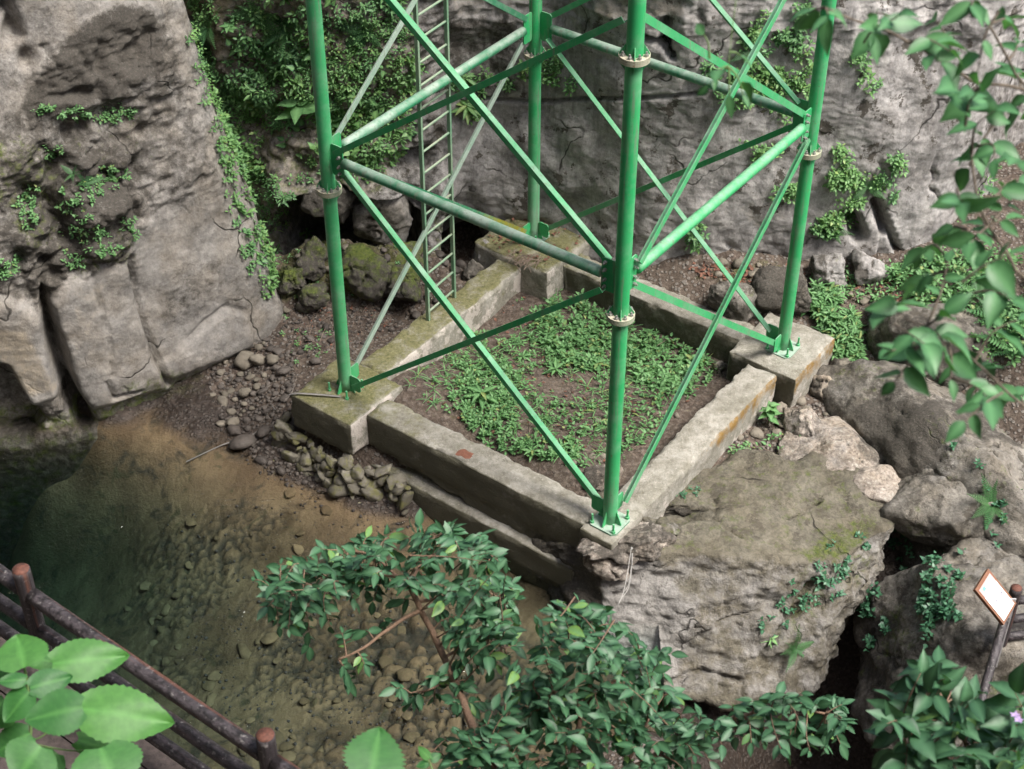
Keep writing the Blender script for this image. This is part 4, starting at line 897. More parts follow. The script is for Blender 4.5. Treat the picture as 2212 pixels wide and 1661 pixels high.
# gravel too small to count
ch = []
gs = [rock_shape(500 + i, 1, 9, 9.0, 0.05, 0) for i in range(5)]
for poly, n, z0 in (([(440,780),(600,730),(700,680),(900,600),(940,640),(780,760),(640,800),(640,1000),(690,1045),(560,985),(470,900)], 900, -.7), ([(1480,575),(1900,590),(1980,650),(1700,660)], 260, .1), ([(1560,990),(1650,850),(1800,880),(1960,990),(1800,960)], 260, -.5), ([(340,1100),(900,1140),(1100,1300),(1000,1661),(600,1661),(400,1400)], 700, -1.4), ([(640,480),(900,480),(900,640),(600,650)], 200, .0)):
    for p, s in scatter(poly, n, .02, .06, z0, r, [], 0.0):
        V, F = gs[r.integers(5)]; ch.append((V * np.array([.5, .45, .35]) * s @ zrot(r.uniform(0, 6)).T + p + EZ * s * .1, F))
V, F = join(ch); solo('gravel', V, F, M['st_dark'], 'fine dark gravel strewn over banks and pool bed', 'gravel', kind='stuff')

# rubble masonry the left pier stands on
rub = thing('rubble_footing', 'crumbling mossy rubble stone footing under the left pier', 'footing', T(-2.2, -2.6, -1.05))
rr = np.random.default_rng(77)
def rubble(path, rows, seedk):
    for row, (z, offs) in enumerate(rows):
        pts = spline(np.array(path, float), max(3, int(len(path) * 5 * (1 - 0.1 * row))))
        for a, b in pts:
            if rr.random() < .2: continue
            s = .07 + .19 * rr.random() ** 1.8; p = T(a, b, z + rr.uniform(-.03, .03)) - E2 * offs * (1 if abs(b) > 2.3 else .4) + E1 * rr.uniform(-.08, .08) - E2 * rr.uniform(-.05, .06)
            o = link('stone', ST['st_rub'][rr.integers(7)], rub, tuple(p - WL[rub.name]), (rr.uniform(-1, 1), rr.uniform(-1, 1), rr.uniform(0, 6)), (s * rr.uniform(.6, .85), s * rr.uniform(.45, .6), s * rr.uniform(.3, .42)))
rubble([(-2.62,-2.05),(-2.66,-2.5),(-2.3,-2.62),(-1.8,-2.64),(-1.35,-2.6),(-1.1,-2.48),(-.7,-2.46)], [(-.62, -.04), (-.70, -.02), (-.78, .0), (-.87, .03), (-.96, .05), (-1.04, .08)], 0)

# ------------------------------------------------------------------ leaves
def leaf_mat(name, ca, cb, gloss=0.45, trans=0.25, young=None, under=None, spec=0.5):
    m, nt, bs, out = mat_new(name); q = NB(nt)
    rnd = q.math('FRACT', q.math('ADD', q.attr('tint'), q.objrand()))
    c = q.mix(rnd, ca, cb)
    if young: c = q.mix(q.map(rnd, 0.93, 0.97), c, young)
    if under: c = q.mix(q.map(q.noise(1.6, 3, 0.6), 0.45, 0.6, 0, 0.8), c, under)
    c = q.mix(q.map(q.noise(30, 2, 0.6), 0.3, 0.7, 0, 0.35), c, tuple(x * 0.6 for x in ca))
    c = q.mix(q.math('MULTIPLY', q.attr('vein'), 0.5), c, tuple(min(1, x * 1.9 + 0.03) for x in cb))
    nt.links.new(c, bs.inputs['Base Color']); bs.inputs['Roughness'].default_value = gloss; bs.inputs['Specular IOR Level'].default_value = spec
    tr = q.n('ShaderNodeBsdfTranslucent'); nt.links.new(q.mix(1.0, c, (1.0, 1.25, 0.5), 'MULTIPLY'), tr.inputs['Color'])
    mx = q.n('ShaderNodeMixShader'); mx.inputs[0].default_value = trans
    nt.links.new(bs.outputs[0], mx.inputs[1]); nt.links.new(tr.outputs[0], mx.inputs[2]); nt.links.new(mx.outputs[0], out.inputs['Surface'])
    return m
M['lf_shrub'] = leaf_mat('shrub_leaf', (0.018, 0.064, 0.030), (0.048, 0.130, 0.058), 0.46, 0.18, (0.17, 0.30, 0.06), spec=0.4)
M['lf_weed'] = leaf_mat('weed_leaf', (0.045, 0.135, 0.045), (0.13, 0.27, 0.10), 0.6, 0.25, (0.26, 0.24, 0.07))
M['lf_slope'] = leaf_mat('slope_leaf', (0.045, 0.13, 0.042), (0.15, 0.29, 0.09), 0.55, 0.25, (0.30, 0.36, 0.12), (0.030, 0.12, 0.070))
M['lf_fern'] = leaf_mat('fern_leaf', (0.040, 0.13, 0.045), (0.09, 0.22, 0.075), 0.6, 0.25)
M['lf_big'] = leaf_mat('broad_leaf', (0.028, 0.125, 0.032), (0.085, 0.24, 0.050), 0.5, 0.3, spec=0.35)
M['lf_over'] = leaf_mat('overhanging_leaf', (0.030, 0.11, 0.042), (0.075, 0.20, 0.075), 0.45, 0.25, spec=0.4)
M['lf_ivy'] = leaf_mat('ivy_leaf', (0.020, 0.085, 0.045), (0.050, 0.15, 0.075), 0.45, 0.2)
M['bark'] = plain('twig_bark', (0.19, 0.12, 0.08), 0.85, 0.35, bump=0.4, scale=60)
M['bark_grey'] = plain('grey_bark', (0.13, 0.105, 0.08), 0.9, 0.4, bump=0.5, scale=40)
M['stem'] = plain('green_stem', (0.10, 0.17, 0.05), 0.7)
def leaf_tpl(w, prof, curl=0.10, fold=0.10, wavy=0.0, n=None):
    """leaf along +y, length 1, facing +z; prof = [(t, half width)]"""
    V, F, vein = [], [], []
    for i, (t, h) in enumerate(prof):
        z = -curl * t * t; wv = wavy * math.sin(i * 2.4)
        V += [(-h * w, t, z + fold * h * w * 1.2 + wv * h), (0, t, z), (h * w, t, z + fold * h * w * 1.2 - wv * h)]
        vein += [0, 1, 0]
    for i in range(len(prof) - 1):
        a = i * 3; F += [(a, a + 1, a + 4, a + 3), (a + 1, a + 2, a + 5, a + 4)]
    return np.array(V), np.array(F), np.array(vein, float)
EL = [(0, .02), (.12, .55), (.32, .96), (.52, 1.0), (.72, .74), (.88, .30), (1, .01)]
LP = dict(blade=leaf_tpl(.045, [(0, .6), (.4, 1.), (.75, .6), (1, .02)], .45, .3), shrub=leaf_tpl(.225, EL, .16, .2), weed=leaf_tpl(.30, [(0, .05), (.2, .8), (.45, 1.), (.75, .6), (1, .02)], .18, .2), lance=leaf_tpl(.16, [(0, .1), (.25, .8), (.5, 1.), (.78, .6), (1, .02)], .25, .25),
          ivy=leaf_tpl(.36, [(0, .35), (.15, .95), (.35, 1.), (.65, .55), (1, .02)], .1, .15), over=leaf_tpl(.26, [(0, .03), (.1, .62), (.28, .98), (.48, 1.), (.68, .72), (.84, .34), (1, .01)], .16, .25, .02))
def fan(tpl, P, D, N, S, r):
    """many leaves: P base, D tip direction, N facing, S size -> V, F, tint, vein"""
    tV, tF, tv = tpl; P, D, N = (np.asarray(q, float) for q in (P, D, N)); S = np.asarray(S, float)
    D = D / (np.linalg.norm(D, axis=1, keepdims=True) + 1e-9); X = np.cross(D, N); X /= np.linalg.norm(X, axis=1, keepdims=True) + 1e-9; Zn = np.cross(X, D)
    n, k = len(P), len(tV)
    V = P[:, None] + S[:, None, None] * (tV[None, :, 0:1] * X[:, None] + tV[None, :, 1:2] * D[:, None] + tV[None, :, 2:3] * Zn[:, None])
    F = (tF[None] + (np.arange(n) * k)[:, None, None]).reshape(-1, 4)
    return V.reshape(-1, 3), F, np.repeat(r.random(n), k), np.tile(tv, n)
def unit(v): v = np.asarray(v, float); return v / (np.linalg.norm(v) + 1e-9)
def sprigs(base, nrm, height, nleaf, size, r, droop=0.35, spread=0.9):
    """small leafy plants at base points: returns leaf arrays"""
    P, D, N, S = [], [], [], []
    for b, n in zip(base, nrm):
        ax = unit(n * 0.7 + np.array([0, 0, 0.8]) + r.normal(size=3) * 0.25); h = height * r.uniform(.5, 1.3); x, y, _ = frame(ax); ph = r.uniform(0, 6.28)
        k = max(3, int(nleaf * r.uniform(.6, 1.4)))
        for i in range(k):
            t = (i + 0.6) / k; ph += 2.4; rad = math.cos(ph) * x + math.sin(ph) * y
            P.append(b + ax * h * t + rad * h * 0.12); d = unit(rad * spread + ax * (0.55 - droop * (1 - t)) + r.normal(size=3) * 0.15); D.append(d)
            N.append(unit(ax * 0.8 + np.array([0, 0, 0.5]) - d * 0.1 + r.normal(size=3) * 0.25)); S.append(size * r.uniform(.55, 1.25) * (1.1 - 0.35 * t))
    return np.array(P), np.array(D), np.array(N), np.array(S)
def pick(surf, polys, n, r, nz=None):
    """random points of a surface inside picture polygons"""
    Pv, Nv, (U, V, W) = surf
    m = np.zeros(len(Pv), bool)
    for p in polys: m |= inside(U, V, p)
    idx = np.nonzero(m & ((Nv * (CAM - Pv)).sum(1) > 0))[0]
    if len(idx) == 0: return np.zeros((0, 3)), np.zeros((0, 3))
    i = r.choice(idx, n); return Pv[i], Nv[i]
GN = vnormals(GV, grid_f(len(gx), len(gy))); GN = np.where(GN[:, 2:] < 0, -GN, GN)
GS = (GV, GN, (gu, gv, _w))
SS = (SV, vnormals(SV, SF), pix(SV))
r = np.random.default_rng(900)
def foliage_mass(name, label, sets, mat, r):
    ch, tints, veins = [], [], []
    for tpl, base, nrm, h, nl, size in sets:
        if len(base) == 0: continue
        V, F, t, v = fan(LP[tpl], *sprigs(base, nrm, h, nl, size, r), r); ch.append((V, F)); tints.append(t); veins.append(v)
    V, F = join(ch); return solo(name, V, F, mat, label, 'foliage', kind='stuff', attrs=dict(tint=np.concatenate(tints), vein=np.concatenate(veins)))
VEG_A = [[(405,-40),(430,110),(460,230),(480,330),(510,470),(560,600),(600,560),(625,440),(650,400),(690,390),(700,200),(680,-40)], [(700,-40),(690,380),(760,400),(830,390),(890,320),(900,100),(880,-40)]]
sets = []
def thin(b, n, s, lim, seed): m = fbm(b, s, 3, .55, seed) > lim; return b[m], n[m]
b, n = thin(*pick(BC, VEG_A, 2400, r), 1.6, -.12, 5); sets.append(('weed', b, n, .13, 8, .052))
b, n = thin(*pick(BC, VEG_A, 900, r), 1.1, .05, 6); sets.append(('weed', b, n, .18, 8, .085))
b, n = thin(*pick(BC, VEG_A, 420, r), 1.3, .1, 7); sets.append(('lance', b, n, .22, 9, .11))
b, n = pick(BC, [[(480,330),(520,330),(545,450),(570,540),(560,590),(520,500),(490,420)]], 110, r); sets.append(('ivy', b, n, .16, 5, .11))
b, n = pick(BC, VEG_A, 40, r); sets.append(('ivy', b, n, .2, 5, .13))
b, n = pick(LC, [[(395,60),(430,60),(470,230),(500,400),(560,590),(575,640),(540,600),(480,420),(440,240)]], 110, r); sets.append(('weed', b, n, .10, 6, .06))
b, n = pick(LC, [[(455,260),(490,260),(540,430),(590,580),(600,690),(570,640),(520,480),(470,330)]], 170, r); sets.append(('ivy', b, n, .10, 5, .085))
foliage_mass('slope_foliage', 'dense green undergrowth covering the slope between the two cliffs', sets, M['lf_slope'], r)
sets = []
cl = []
for u, v, ru, rv in ((190,420,55,40),(240,385,40,25),(190,500,50,40),(150,430,30,40),(110,330,30,20),(60,440,25,50),(170,250,60,20),(250,250,40,20),(280,500,30,30),(30,570,40,30),(150,560,30,20),(230,540,30,18),(90,240,25,12),(260,240,40,16)):
    a = np.linspace(0, 6.28, 12, endpoint=False); cl.append([(u + ru * (.4 + r.random()) * math.cos(t), v + rv * (.4 + r.random()) * math.sin(t)) for t in a])
b, n = pick(LC, cl, 330, r); sets.append(('ivy', b, n, .06, 5, .05))
foliage_mass('cliff_creepers', 'small bright creepers rooted in the dark crust of the left cliff', sets, M['lf_weed'], r)
wallv = []
for u, v, ru, rv, k in ((1190,150,25,45,40),(1130,180,40,30,36),(1010,180,40,20,40),(1640,100,45,60,80),(1700,150,50,50,90),(1610,190,60,40,70),(1590,210,40,30,40),(1850,130,20,40,20),(1930,390,35,40,60),(1820,400,40,40,80),(1800,350,35,30,50),(1840,425,30,20,40),(1790,500,30,25,45),(1805,480,25,20,30),(1510,510,25,20,25),(1500,520,18,22,20),(1640,330,40,20,30),(1545,160,30,25,30),(1560,480,20,20,10),(1700,420,35,12,22),(1030,230,25,30,30),(1190,130,22,30,26),(1240,180,20,30,16),(1870,190,25,30,16),(2120,480,60,120,150),(2170,640,60,60,120),(1690,200,60,60,90),(1720,60,60,60,60)):
    a = np.linspace(0, 6.28, 12, endpoint=False); wallv.append(([(u + ru * (.5 + r.random()) * math.cos(t), v + rv * (.5 + r.random()) * math.sin(t)) for t in a], k))
sets = []
for pl, k in wallv:
    b, n = thin(*pick(BC, [pl], int(k * 1.5), r), 5.0, .0, k); sets.append((['weed', 'ivy'][k % 2], b, n, .15, 6, .07))
foliage_mass('wall_creepers', 'green tufts and creepers growing from cracks of the back cliff', sets, M['lf_slope'], r)
sets = []
b, n = pick(GS, [[(1900,590),(1990,560),(2300,540),(2520,560),(2460,700),(2330,760),(2212,800),(2120,800),(2080,700),(1960,640)]], 700, r); b, n = thin(b, n, 1.8, -.12, 35); sets.append(('weed', b, n, .2, 8, .09))
b, n = pick(GS, [[(1725,630),(1800,640),(1850,700),(1860,780),(1830,860),(1800,800),(1795,720),(1740,670)]], 330, r); b, n = thin(b, n, 2.5, -.05, 33); sets.append(('lance', b, n, .20, 9, .13))
b, n = pick(GS, [[(1800,780),(1830,700),(1850,760),(1845,860),(1815,850)]], 160, r); sets.append(('weed', b, n, .14, 8, .07))
b, n = pick(GS, [[(1700,600),(1900,570),(2000,640),(1880,660)]], 90, r); sets.append(('weed', b, n, .1, 6, .06))
b, n = pick(GS, [[(600,480),(900,480),(900,640),(600,700)],[(600,720),(740,700),(700,790),(620,800)]], 110, r); sets.append(('weed', b, n, .06, 6, .045))
b, n = pick(GS, [[(1560,985),(1700,930),(1790,960),(1790,990)]], 25, r); sets.append(('weed', b, n, .12, 7, .07))
foliage_mass('bank_weeds', 'low green weeds on the soil around the tower base', sets, M['lf_weed'], r)
# weeds inside the ring: one mass of small ones, the larger lanceolate plants singly below
den = lambda P: fbm(P, 1.3, 3, 0.5, 77)
RING = [(880,830),(1000,720),(1130,640),(1230,630),(1330,660),(1530,740),(1560,800),(1450,900),(1380,980),(1290,1030),(1150,960),(960,900)]
def ring_pts(polys, n, bare=-0.15):
    b, nn = pick(GS, polys, n, r); m = (den(b) > bare) & (np.abs(b @ E1) < 1.72) & (np.abs(b @ E2) < 1.72); return b[m], nn[m]
sets = []
b, n = ring_pts([RING], 560, -.08); sets.append(('ivy', b, n, .11, 7, .058))
b, n = ring_pts([[(930,880),(1010,790),(1100,760),(1120,930),(1230,1000),(1290,1010),(1200,980),(1000,930)]], 200, -.02); sets.append(('weed', b, n, .08, 7, .052))
b, n = ring_pts([[(1150,680),(1250,640),(1420,700),(1540,780),(1450,860),(1340,800),(1200,800)]], 260, -.6); sets.append(('weed', b, n, .16, 9, .085))
b, n = ring_pts([[(970,860),(1020,780),(1120,800),(1120,900),(1080,960),(1240,950),(1260,1010),(1050,970)]], 260, -.3); sets.append(('ivy', b, n, .09, 8, .058))
b, n = ring_pts([RING], 240, -.5); sets.append(('weed', b, n, .03, 5, .035))
b, n = ring_pts([RING], 200, -.6); sets.append(('blade', b, n, .05, 6, .17))
b, n = ring_pts([RING], 60, .0); sets.append(('lance', b, n, .14, 8, .10))
foliage_mass('ring_weeds', 'patchy green weeds growing in the soil inside the concrete ring', sets, M['lf_weed'], r)
# plants on the slab, under it and on the rocks
sets = []
b, n = pick(SS, [[(1740,1210),(1830,1130),(1880,1180),(1830,1290),(1740,1320),(1640,1400),(1640,1340)]], 130, r); b, n = thin(b, n, 3.0, .12, 31); sets.append(('ivy', b, n, .06, 5, .06))
b, n = pick(SS, [[(1400,1100),(1500,1050),(1520,1060),(1420,1110)]], 20, r); sets.append(('weed', b, n, .05, 5, .04))
foliage_mass('slab_creepers', 'small ferns and creepers along the shaded edge of the big slab', sets, M['lf_ivy'], r)

def surface_of(o):
    me = o.data; V = np.zeros(len(me.vertices) * 3); me.vertices.foreach_get('co', V); V = V.reshape(-1, 3) + np.array(o.location)
    N = np.zeros(len(me.vertices) * 3); me.vertices.foreach_get('normal', N); return V, N.reshape(-1, 3), pix(V)
rocks = {o['label']: o for o in COL.objects if o.name.startswith('boulder') and 'label' in o}
big_lr = surface_of(rocks['massive rock behind the small sign at lower right']); long_r = surface_of(rocks['very long pale rock sweeping out of frame at right, dark on its left face'])
b1, n1 = thin(*pick(big_lr, [[(1860,1300),(1930,1150),(2080,1190),(2130,1360),(2100,1450),(1990,1390),(1880,1440)]], 520, r), 2.6, .16, 9)
b2, n2 = pick(long_r, [[(1900,1100),(2070,1100),(2100,1250),(1980,1400),(1880,1380)],[(2110,1000),(2170,1030),(2180,1170),(2140,1200)],[(2020,940),(2060,960),(2060,1000),(2030,1000)]], 110, r)
foliage_mass('rock_ivy', 'ivy trailing over the dark hollow beside the small sign', [('ivy', b1, n1, .10, 5, .075), ('ivy', b2, n2, .08, 6, .06)], M['lf_ivy'], r)

# ------------------------------------------------------------------ single plants
def leaf_meshes(tpl, mat, name='leaf', k=6):
    out = []
    for i in range(k):
        V, F, v = LP[tpl]; V = V.copy(); V[:, 0] *= 1 + 0.09 * (i - 2.5); V[:, 2] -= (0.07 * (i - 1)) * V[:, 1] ** 2; V[:, 2] += (0.25 * (i % 3) - .2) * np.abs(V[:, 0]) + .05 * math.sin(i * 2.) * V[:, 0]; V[:, 0] += .06 * math.sin(i * 1.7) * V[:, 1] ** 2
        out.append(make_mesh(name, V, F, mat, attrs=dict(tint=np.full(len(V), i * .13), vein=v)))
    return out
def place_leaf(me, parent, p, d, n, size):
    d = unit(d); x = unit(np.cross(d, n)); z = np.cross(x, d); Mx = Matrix(((x[0], d[0], z[0]), (x[1], d[1], z[1]), (x[2], d[2], z[2])))
    o = link('leaf', me, parent, tuple(np.asarray(p, float) - WL[parent.name])); o.rotation_euler = Mx.to_euler(); o.scale = (size, size, size); return o
LM = dict(weed=leaf_meshes('lance', M['lf_weed']), slope=leaf_meshes('lance', M['lf_slope']), broad=leaf_meshes('ivy', M['lf_weed']), shrub=leaf_meshes('shrub', M['lf_shrub']), over=leaf_meshes('over', M['lf_over']), shrub2=leaf_meshes('over', M['lf_shrub']))
def rosette(name, label, p, n, stem, k, size, kind, r, group=None, lift=0.35):
    p = np.asarray(p, float); t = thing(name, label, 'plant', p, group); ax = unit(np.asarray(n) * .5 + np.array([0, 0, 1.0]))
    part('stem', *tube(np.array([p - ax * .02, p + ax * stem * .5, p + ax * stem]), [.008, .006, .004], 5), M['stem'], t)
    x, y, _ = frame(ax); ph = r.uniform(0, 6)
    for i in range(k):
        ph += 2.4; rad = math.cos(ph) * x + math.sin(ph) * y; f = (i + .5) / k
        d = unit(rad + ax * (lift * (0.2 + f)) + r.normal(size=3) * .08)
        place_leaf(LM[kind][i % 3], t, p + ax * stem * (.35 + .65 * f), d, ax + rad * -.2, size * r.uniform(.8, 1.15) * (1.1 - .3 * f))
    return t
def ground_pt(u, v, z0):
    p = at_z(u, v, z0)
    for _ in range(3): p = at_z(u, v, ground_at(p[0], p[1]))
    return p
for u, v, k, s, kind, lab in ((1040,858,12,.26,'weed','large pale rosette weed with long leaves on bare soil inside the ring'),(1172,690,9,.17,'weed','tall lance-leaved weed nearest the back pier inside the ring'),(1240,775,12,.2,'weed','dense lance-leaved weed at the middle of the ring'),
  (1290,790,11,.2,'weed','lance-leaved weed just left of the front leg'),(1200,800,10,.18,'weed','lance-leaved weed left of the dense middle one'),(1265,735,10,.17,'weed','lance-leaved weed behind the middle clump'),(1180,905,8,.13,'weed','small weed in front of the fallen twig'),
  (1150,975,10,.14,'weed','bushy weed by the front beam right of the brick'),(1095,970,9,.13,'weed','low weed against the front beam beside the brick'),(1215,965,9,.14,'weed','lance-leaved weed under the descending brace'),(1330,700,10,.16,'weed','leafy weed behind the front leg flange'),(1400,720,10,.15,'weed','leafy weed under the right horizontal angle'),(1470,780,10,.15,'weed','leafy weed near the right pier inside the ring'),
  (1060,790,9,.13,'weed','weed beside the pale inner wall'),(1130,770,9,.14,'weed','weed right of the crossing braces')):
    p = ground_pt(u, v + 6, -.36); rosette('weed_plant', lab, p, EZ, s * .5, k, s, kind, r)
def cliff_pt(surf, u, v):
    Pv, Nv, (U, V, W) = surf; i = np.argmin((U - u) ** 2 + (V - v) ** 2 + np.where((Nv * (CAM - Pv)).sum(1) < 0, 1e6, 0)); return Pv[i], Nv[i]
for u, v, k, s, kind, lab in ((655,240,6,.42,'broad','broad-leaved plant with very large leaves beside the left leg'),(1010,235,14,.26,'slope','lance-leaved plant drooping from the bedding crack behind the ladder'),(735,265,6,.22,'broad','blue-green round-leaved plant just right of the left leg'),(660,515,7,.2,'slope','small plant with narrow leaves at the cave mouth'),
  (500,70,8,.16,'broad','pale yellow-green sprig at the top of the slope'),(1000,170,10,.2,'slope','narrow-leaved tuft above the bedding crack by the ladder')):
    p, n = cliff_pt(BC, u, v); rosette('cliff_plant', lab, p + n * .05, n, s * .5, k, s, kind, r, lift=.1)
# ferns
def frond_mesh(mat):
    V, F = [], []; n = 0; t = np.linspace(0, 1, 16)
    for i, q in enumerate(t[1:-1]):
        w = .26 * math.sin(math.pi * min(1, q * .85 + .15)) * (1 - q * .5); z = -.35 * q * q
        for s in (-1, 1):
            a = np.array([0, q, z]); tip = np.array([s * w, q + .06, z - .04]); m = (a + tip) / 2
            V += [a + (0, -.022, 0), m + (0, -.03, .012), tip, m + (0, .03, .012), a + (0, .022, 0)]; F += [(n, n + 1, n + 3, n + 4), (n + 1, n + 2, n + 3, n + 3)]; n += 5
    tv, tf = tube(np.stack([0 * t, t, -.35 * t * t], 1), .006, 4, False); V = np.concatenate([np.array(V), tv]); F = [tuple(dict.fromkeys(f)) for f in F] + [tuple(int(x) + n for x in f) for f in tf]
    return make_mesh('frond', V, F, mat)
FR = frond_mesh(M['lf_fern'])
def fern(label, p, n, k, size, r):
    t = thing('fern', label, 'fern', p, 'ferns on rocks and cliffs'); x, y, _ = frame(unit(n)); ph = r.uniform(0, 6)
    for i in range(k):
        ph += 2.4 if k > 4 else 1.1; rad = math.cos(ph) * x + math.sin(ph) * y; d = unit(rad + unit(n) * .5 + np.array([0, 0, .25])); o = place_leaf(FR, t, p, d, unit(n) + np.array([0, 0, .6]), size * r.uniform(.75, 1.2)); o.name = 'frond'
for (surf, u, v, k, s, lab) in ((BC,430,100,7,.5,'large fern at the upper edge of the left cliff'),(BC,455,60,6,.4,'fern above the pale sprigs on the slope'),(BC,560,30,7,.4,'fern near the top of the slope, left of the left leg'),(BC,620,60,6,.4,'fern beside the left leg near the top edge'),(BC,440,150,6,.4,'yellowish fern hanging over the cliff edge'),(BC,790,60,6,.35,'fern behind the upper ladder'),
  (BC,1620,110,5,.25,'small fern on the back wall right of the front leg'),(BC,1870,395,6,.28,'fern below the spotted patch of the back wall'),(BC,1800,495,5,.26,'fern in the wall crevice beside the right leg'),(LC,185,395,5,.2,'bright fern tuft on the left cliff'),(LC,160,380,5,.16,'tiny fern left of the bright tuft on the left cliff')):
    p, n = cliff_pt(surf, u, v); fern(lab, p + n * .03, n, k, s, r)
for u, v, z0, k, s, lab in ((2160,690,.3,8,.55,'big fern at the right edge above the rounded boulder'),(2190,760,.2,7,.5,'fern drooping behind the rounded boulder at right'),(2110,640,.3,6,.4,'fern among the weeds at the right cliff foot'),(1925,965,-.5,6,.22,'tiny bright fern at the edge of the mortar slab'),(1790,720,-.2,7,.3,'fern beside the right pier')):
    p = ground_pt(u, v, z0); fern(lab, p, EZ, k, s, r)
p, n = cliff_pt(SS, 1720, 1400); fern('fern rooted in moss on the front of the big slab', p + n * .02, n, 6, .28, r)
p, n = cliff_pt(long_r, 2140, 1090); fern('fern in the cleft of the long pale rock', p, n, 7, .35, r)
p, n = cliff_pt(SS, 1660, 1385); rosette('slab_plant', 'small glossy plant on the front of the big slab', p, n, .1, 9, .12, 'slope', r)
p = ground_pt(1660, 915, -.45); rosette('rubble_plant', 'leafy plant sprouting from rubble at the right pier foot', p, EZ, .3, 12, .17, 'broad', r, lift=.1)

# ------------------------------------------------------------------ foreground shrubs
def shrub(name, label, base, branches, tips, size, kind, r, w0, maxparts=290, nleaf=(5, 9), bark='bark', twig=0.30, cat='shrub'):
    """branches: [( [(u, v, w)...], r0, r1 )]; tips: [(u, v, w)]: a leafy twig ends at each"""
    t = thing(name, label, cat, base); nodes = []
    for pl, r0, r1 in branches:
        pts = spline(np.array([at_w(*q) for q in pl]), max(8, 5 * len(pl))); pts = pts + np.stack([fbm(pts, 6, 2, .5, 3 + i) for i in range(3)], 1) * .012
        part('branch', *tube(pts, np.linspace(r0, r1, len(pts)), 8), M[bark], t); nodes += list(pts[len(pts) // 4:])
    nodes = np.array(nodes); leaves = []; tw = []
    for u, v, w in tips:
        e = at_w(u, v, w); i = np.argmin(np.linalg.norm(nodes - e, axis=1)); a = nodes[i]; L = np.linalg.norm(e - a)
        if L > 1.6 * twig: a = e + unit(a - e + r.normal(size=3) * .15) * twig * r.uniform(1.0, 1.6); L = np.linalg.norm(e - a)
        mid = (a + e) / 2 + np.array([0, 0, .08 * L]) + r.normal(size=3) * .06 * L; pts = spline(np.array([a, mid, e]), 7)
        tw.append(tube(pts, np.linspace(.0055, .002, 7), 4, False)); k = int(r.integers(*nleaf)); sd = unit(np.cross(e - a, EZ) + 1e-3)
        for j in range(k):
            f = .25 + .75 * (j + 1) / k; q = f * 6; i0 = min(5, int(q)); p = pts[i0] + (pts[i0 + 1] - pts[i0]) * (q - i0); dr = unit(pts[i0 + 1] - pts[i0])
            s = 1 if j % 2 else -1; d = unit(dr * (.55 if j < k - 1 else 1.5) + sd * s * (.9 if j < k - 1 else 0) + np.array([0, 0, -.22]) + r.normal(size=3) * .28)
            leaves.append((p, d, unit(EZ * 1.0 + (CAM - p) / np.linalg.norm(CAM - p) * .25 + r.normal(size=3) * .48), size * r.uniform(.5, 1.25)))
    V, F = joinl(tw); part('twigs', V, F, M[bark], t, kind='stuff')
    uv = [pix(l[0]) for l in leaves]; vis = [0 <= a[0] <= 2212 and 0 <= a[1] <= 1661 for a in uv]
    order = sorted(range(len(leaves)), key=lambda i: (not vis[i], -(leaves[i][3] / uv[i][2]) - 0.02 * leaves[i][0][2] + 0.004 * uv[i][2]))
    for i in order[:maxparts]: place_leaf(LM[kind][i % 6], t, *leaves[i])
    rest = [leaves[i] for i in order[maxparts:]]
    if rest:
        V, F, ti, ve = fan(LP['shrub' if kind == 'shrub' else 'over'], [l[0] for l in rest], [l[1] for l in rest], [l[2] for l in rest], [l[3] for l in rest], r)
        part('foliage', V, F, LM[kind][0].materials[0], t, attrs=dict(tint=ti, vein=ve), kind='stuff')
    return t
def tips_in(poly, n, w, dw, r):
    us = [p[0] for p in poly]; vs_ = [p[1] for p in poly]; res = []
    while len(res) < n:
        best = None
        for _ in range(6):
            while True:
                u, v = r.uniform(min(us), max(us)), r.uniform(min(vs_), max(vs_))
                if inside(np.array([u]), np.array([v]), poly)[0]: break
            d = min([(u - q[0]) ** 2 + (v - q[1]) ** 2 for q in res] or [1e9])
            if best is None or d > best[0]: best = (d, u, v)
        res.append((best[1], best[2], w + r.uniform(-dw, dw)))
    return res
r = np.random.default_rng(1200)
base1 = np.array([-.55, -8.6, 1.4])
tips = tips_in([(520,1250),(570,1230),(680,1190),(760,1160),(900,1135),(1030,1140),(1080,1200),(1125,1290),(1115,1360),(1060,1400),(990,1310),(900,1270),(760,1290),(600,1300)], 130, 9.5, .5, r)
tips += tips_in([(540,1310),(640,1290),(680,1330),(670,1400),(560,1330)], 7, 9.5, .2, r) + tips_in([(740,1440),(800,1420),(820,1470),(760,1490)], 3, 9.5, .2, r) + tips_in([(850,1480),(1000,1440),(1080,1500),(1080,1560),(950,1530),(870,1530)], 16, 9.4, .3, r) + tips_in([(980,1320),(1100,1330),(1130,1420),(1060,1460),(1000,1400)], 24, 9.4, .35, r) + tips_in([(700,1290),(880,1280),(860,1340),(760,1390),(690,1350)], 9, 9.6, .2, r)
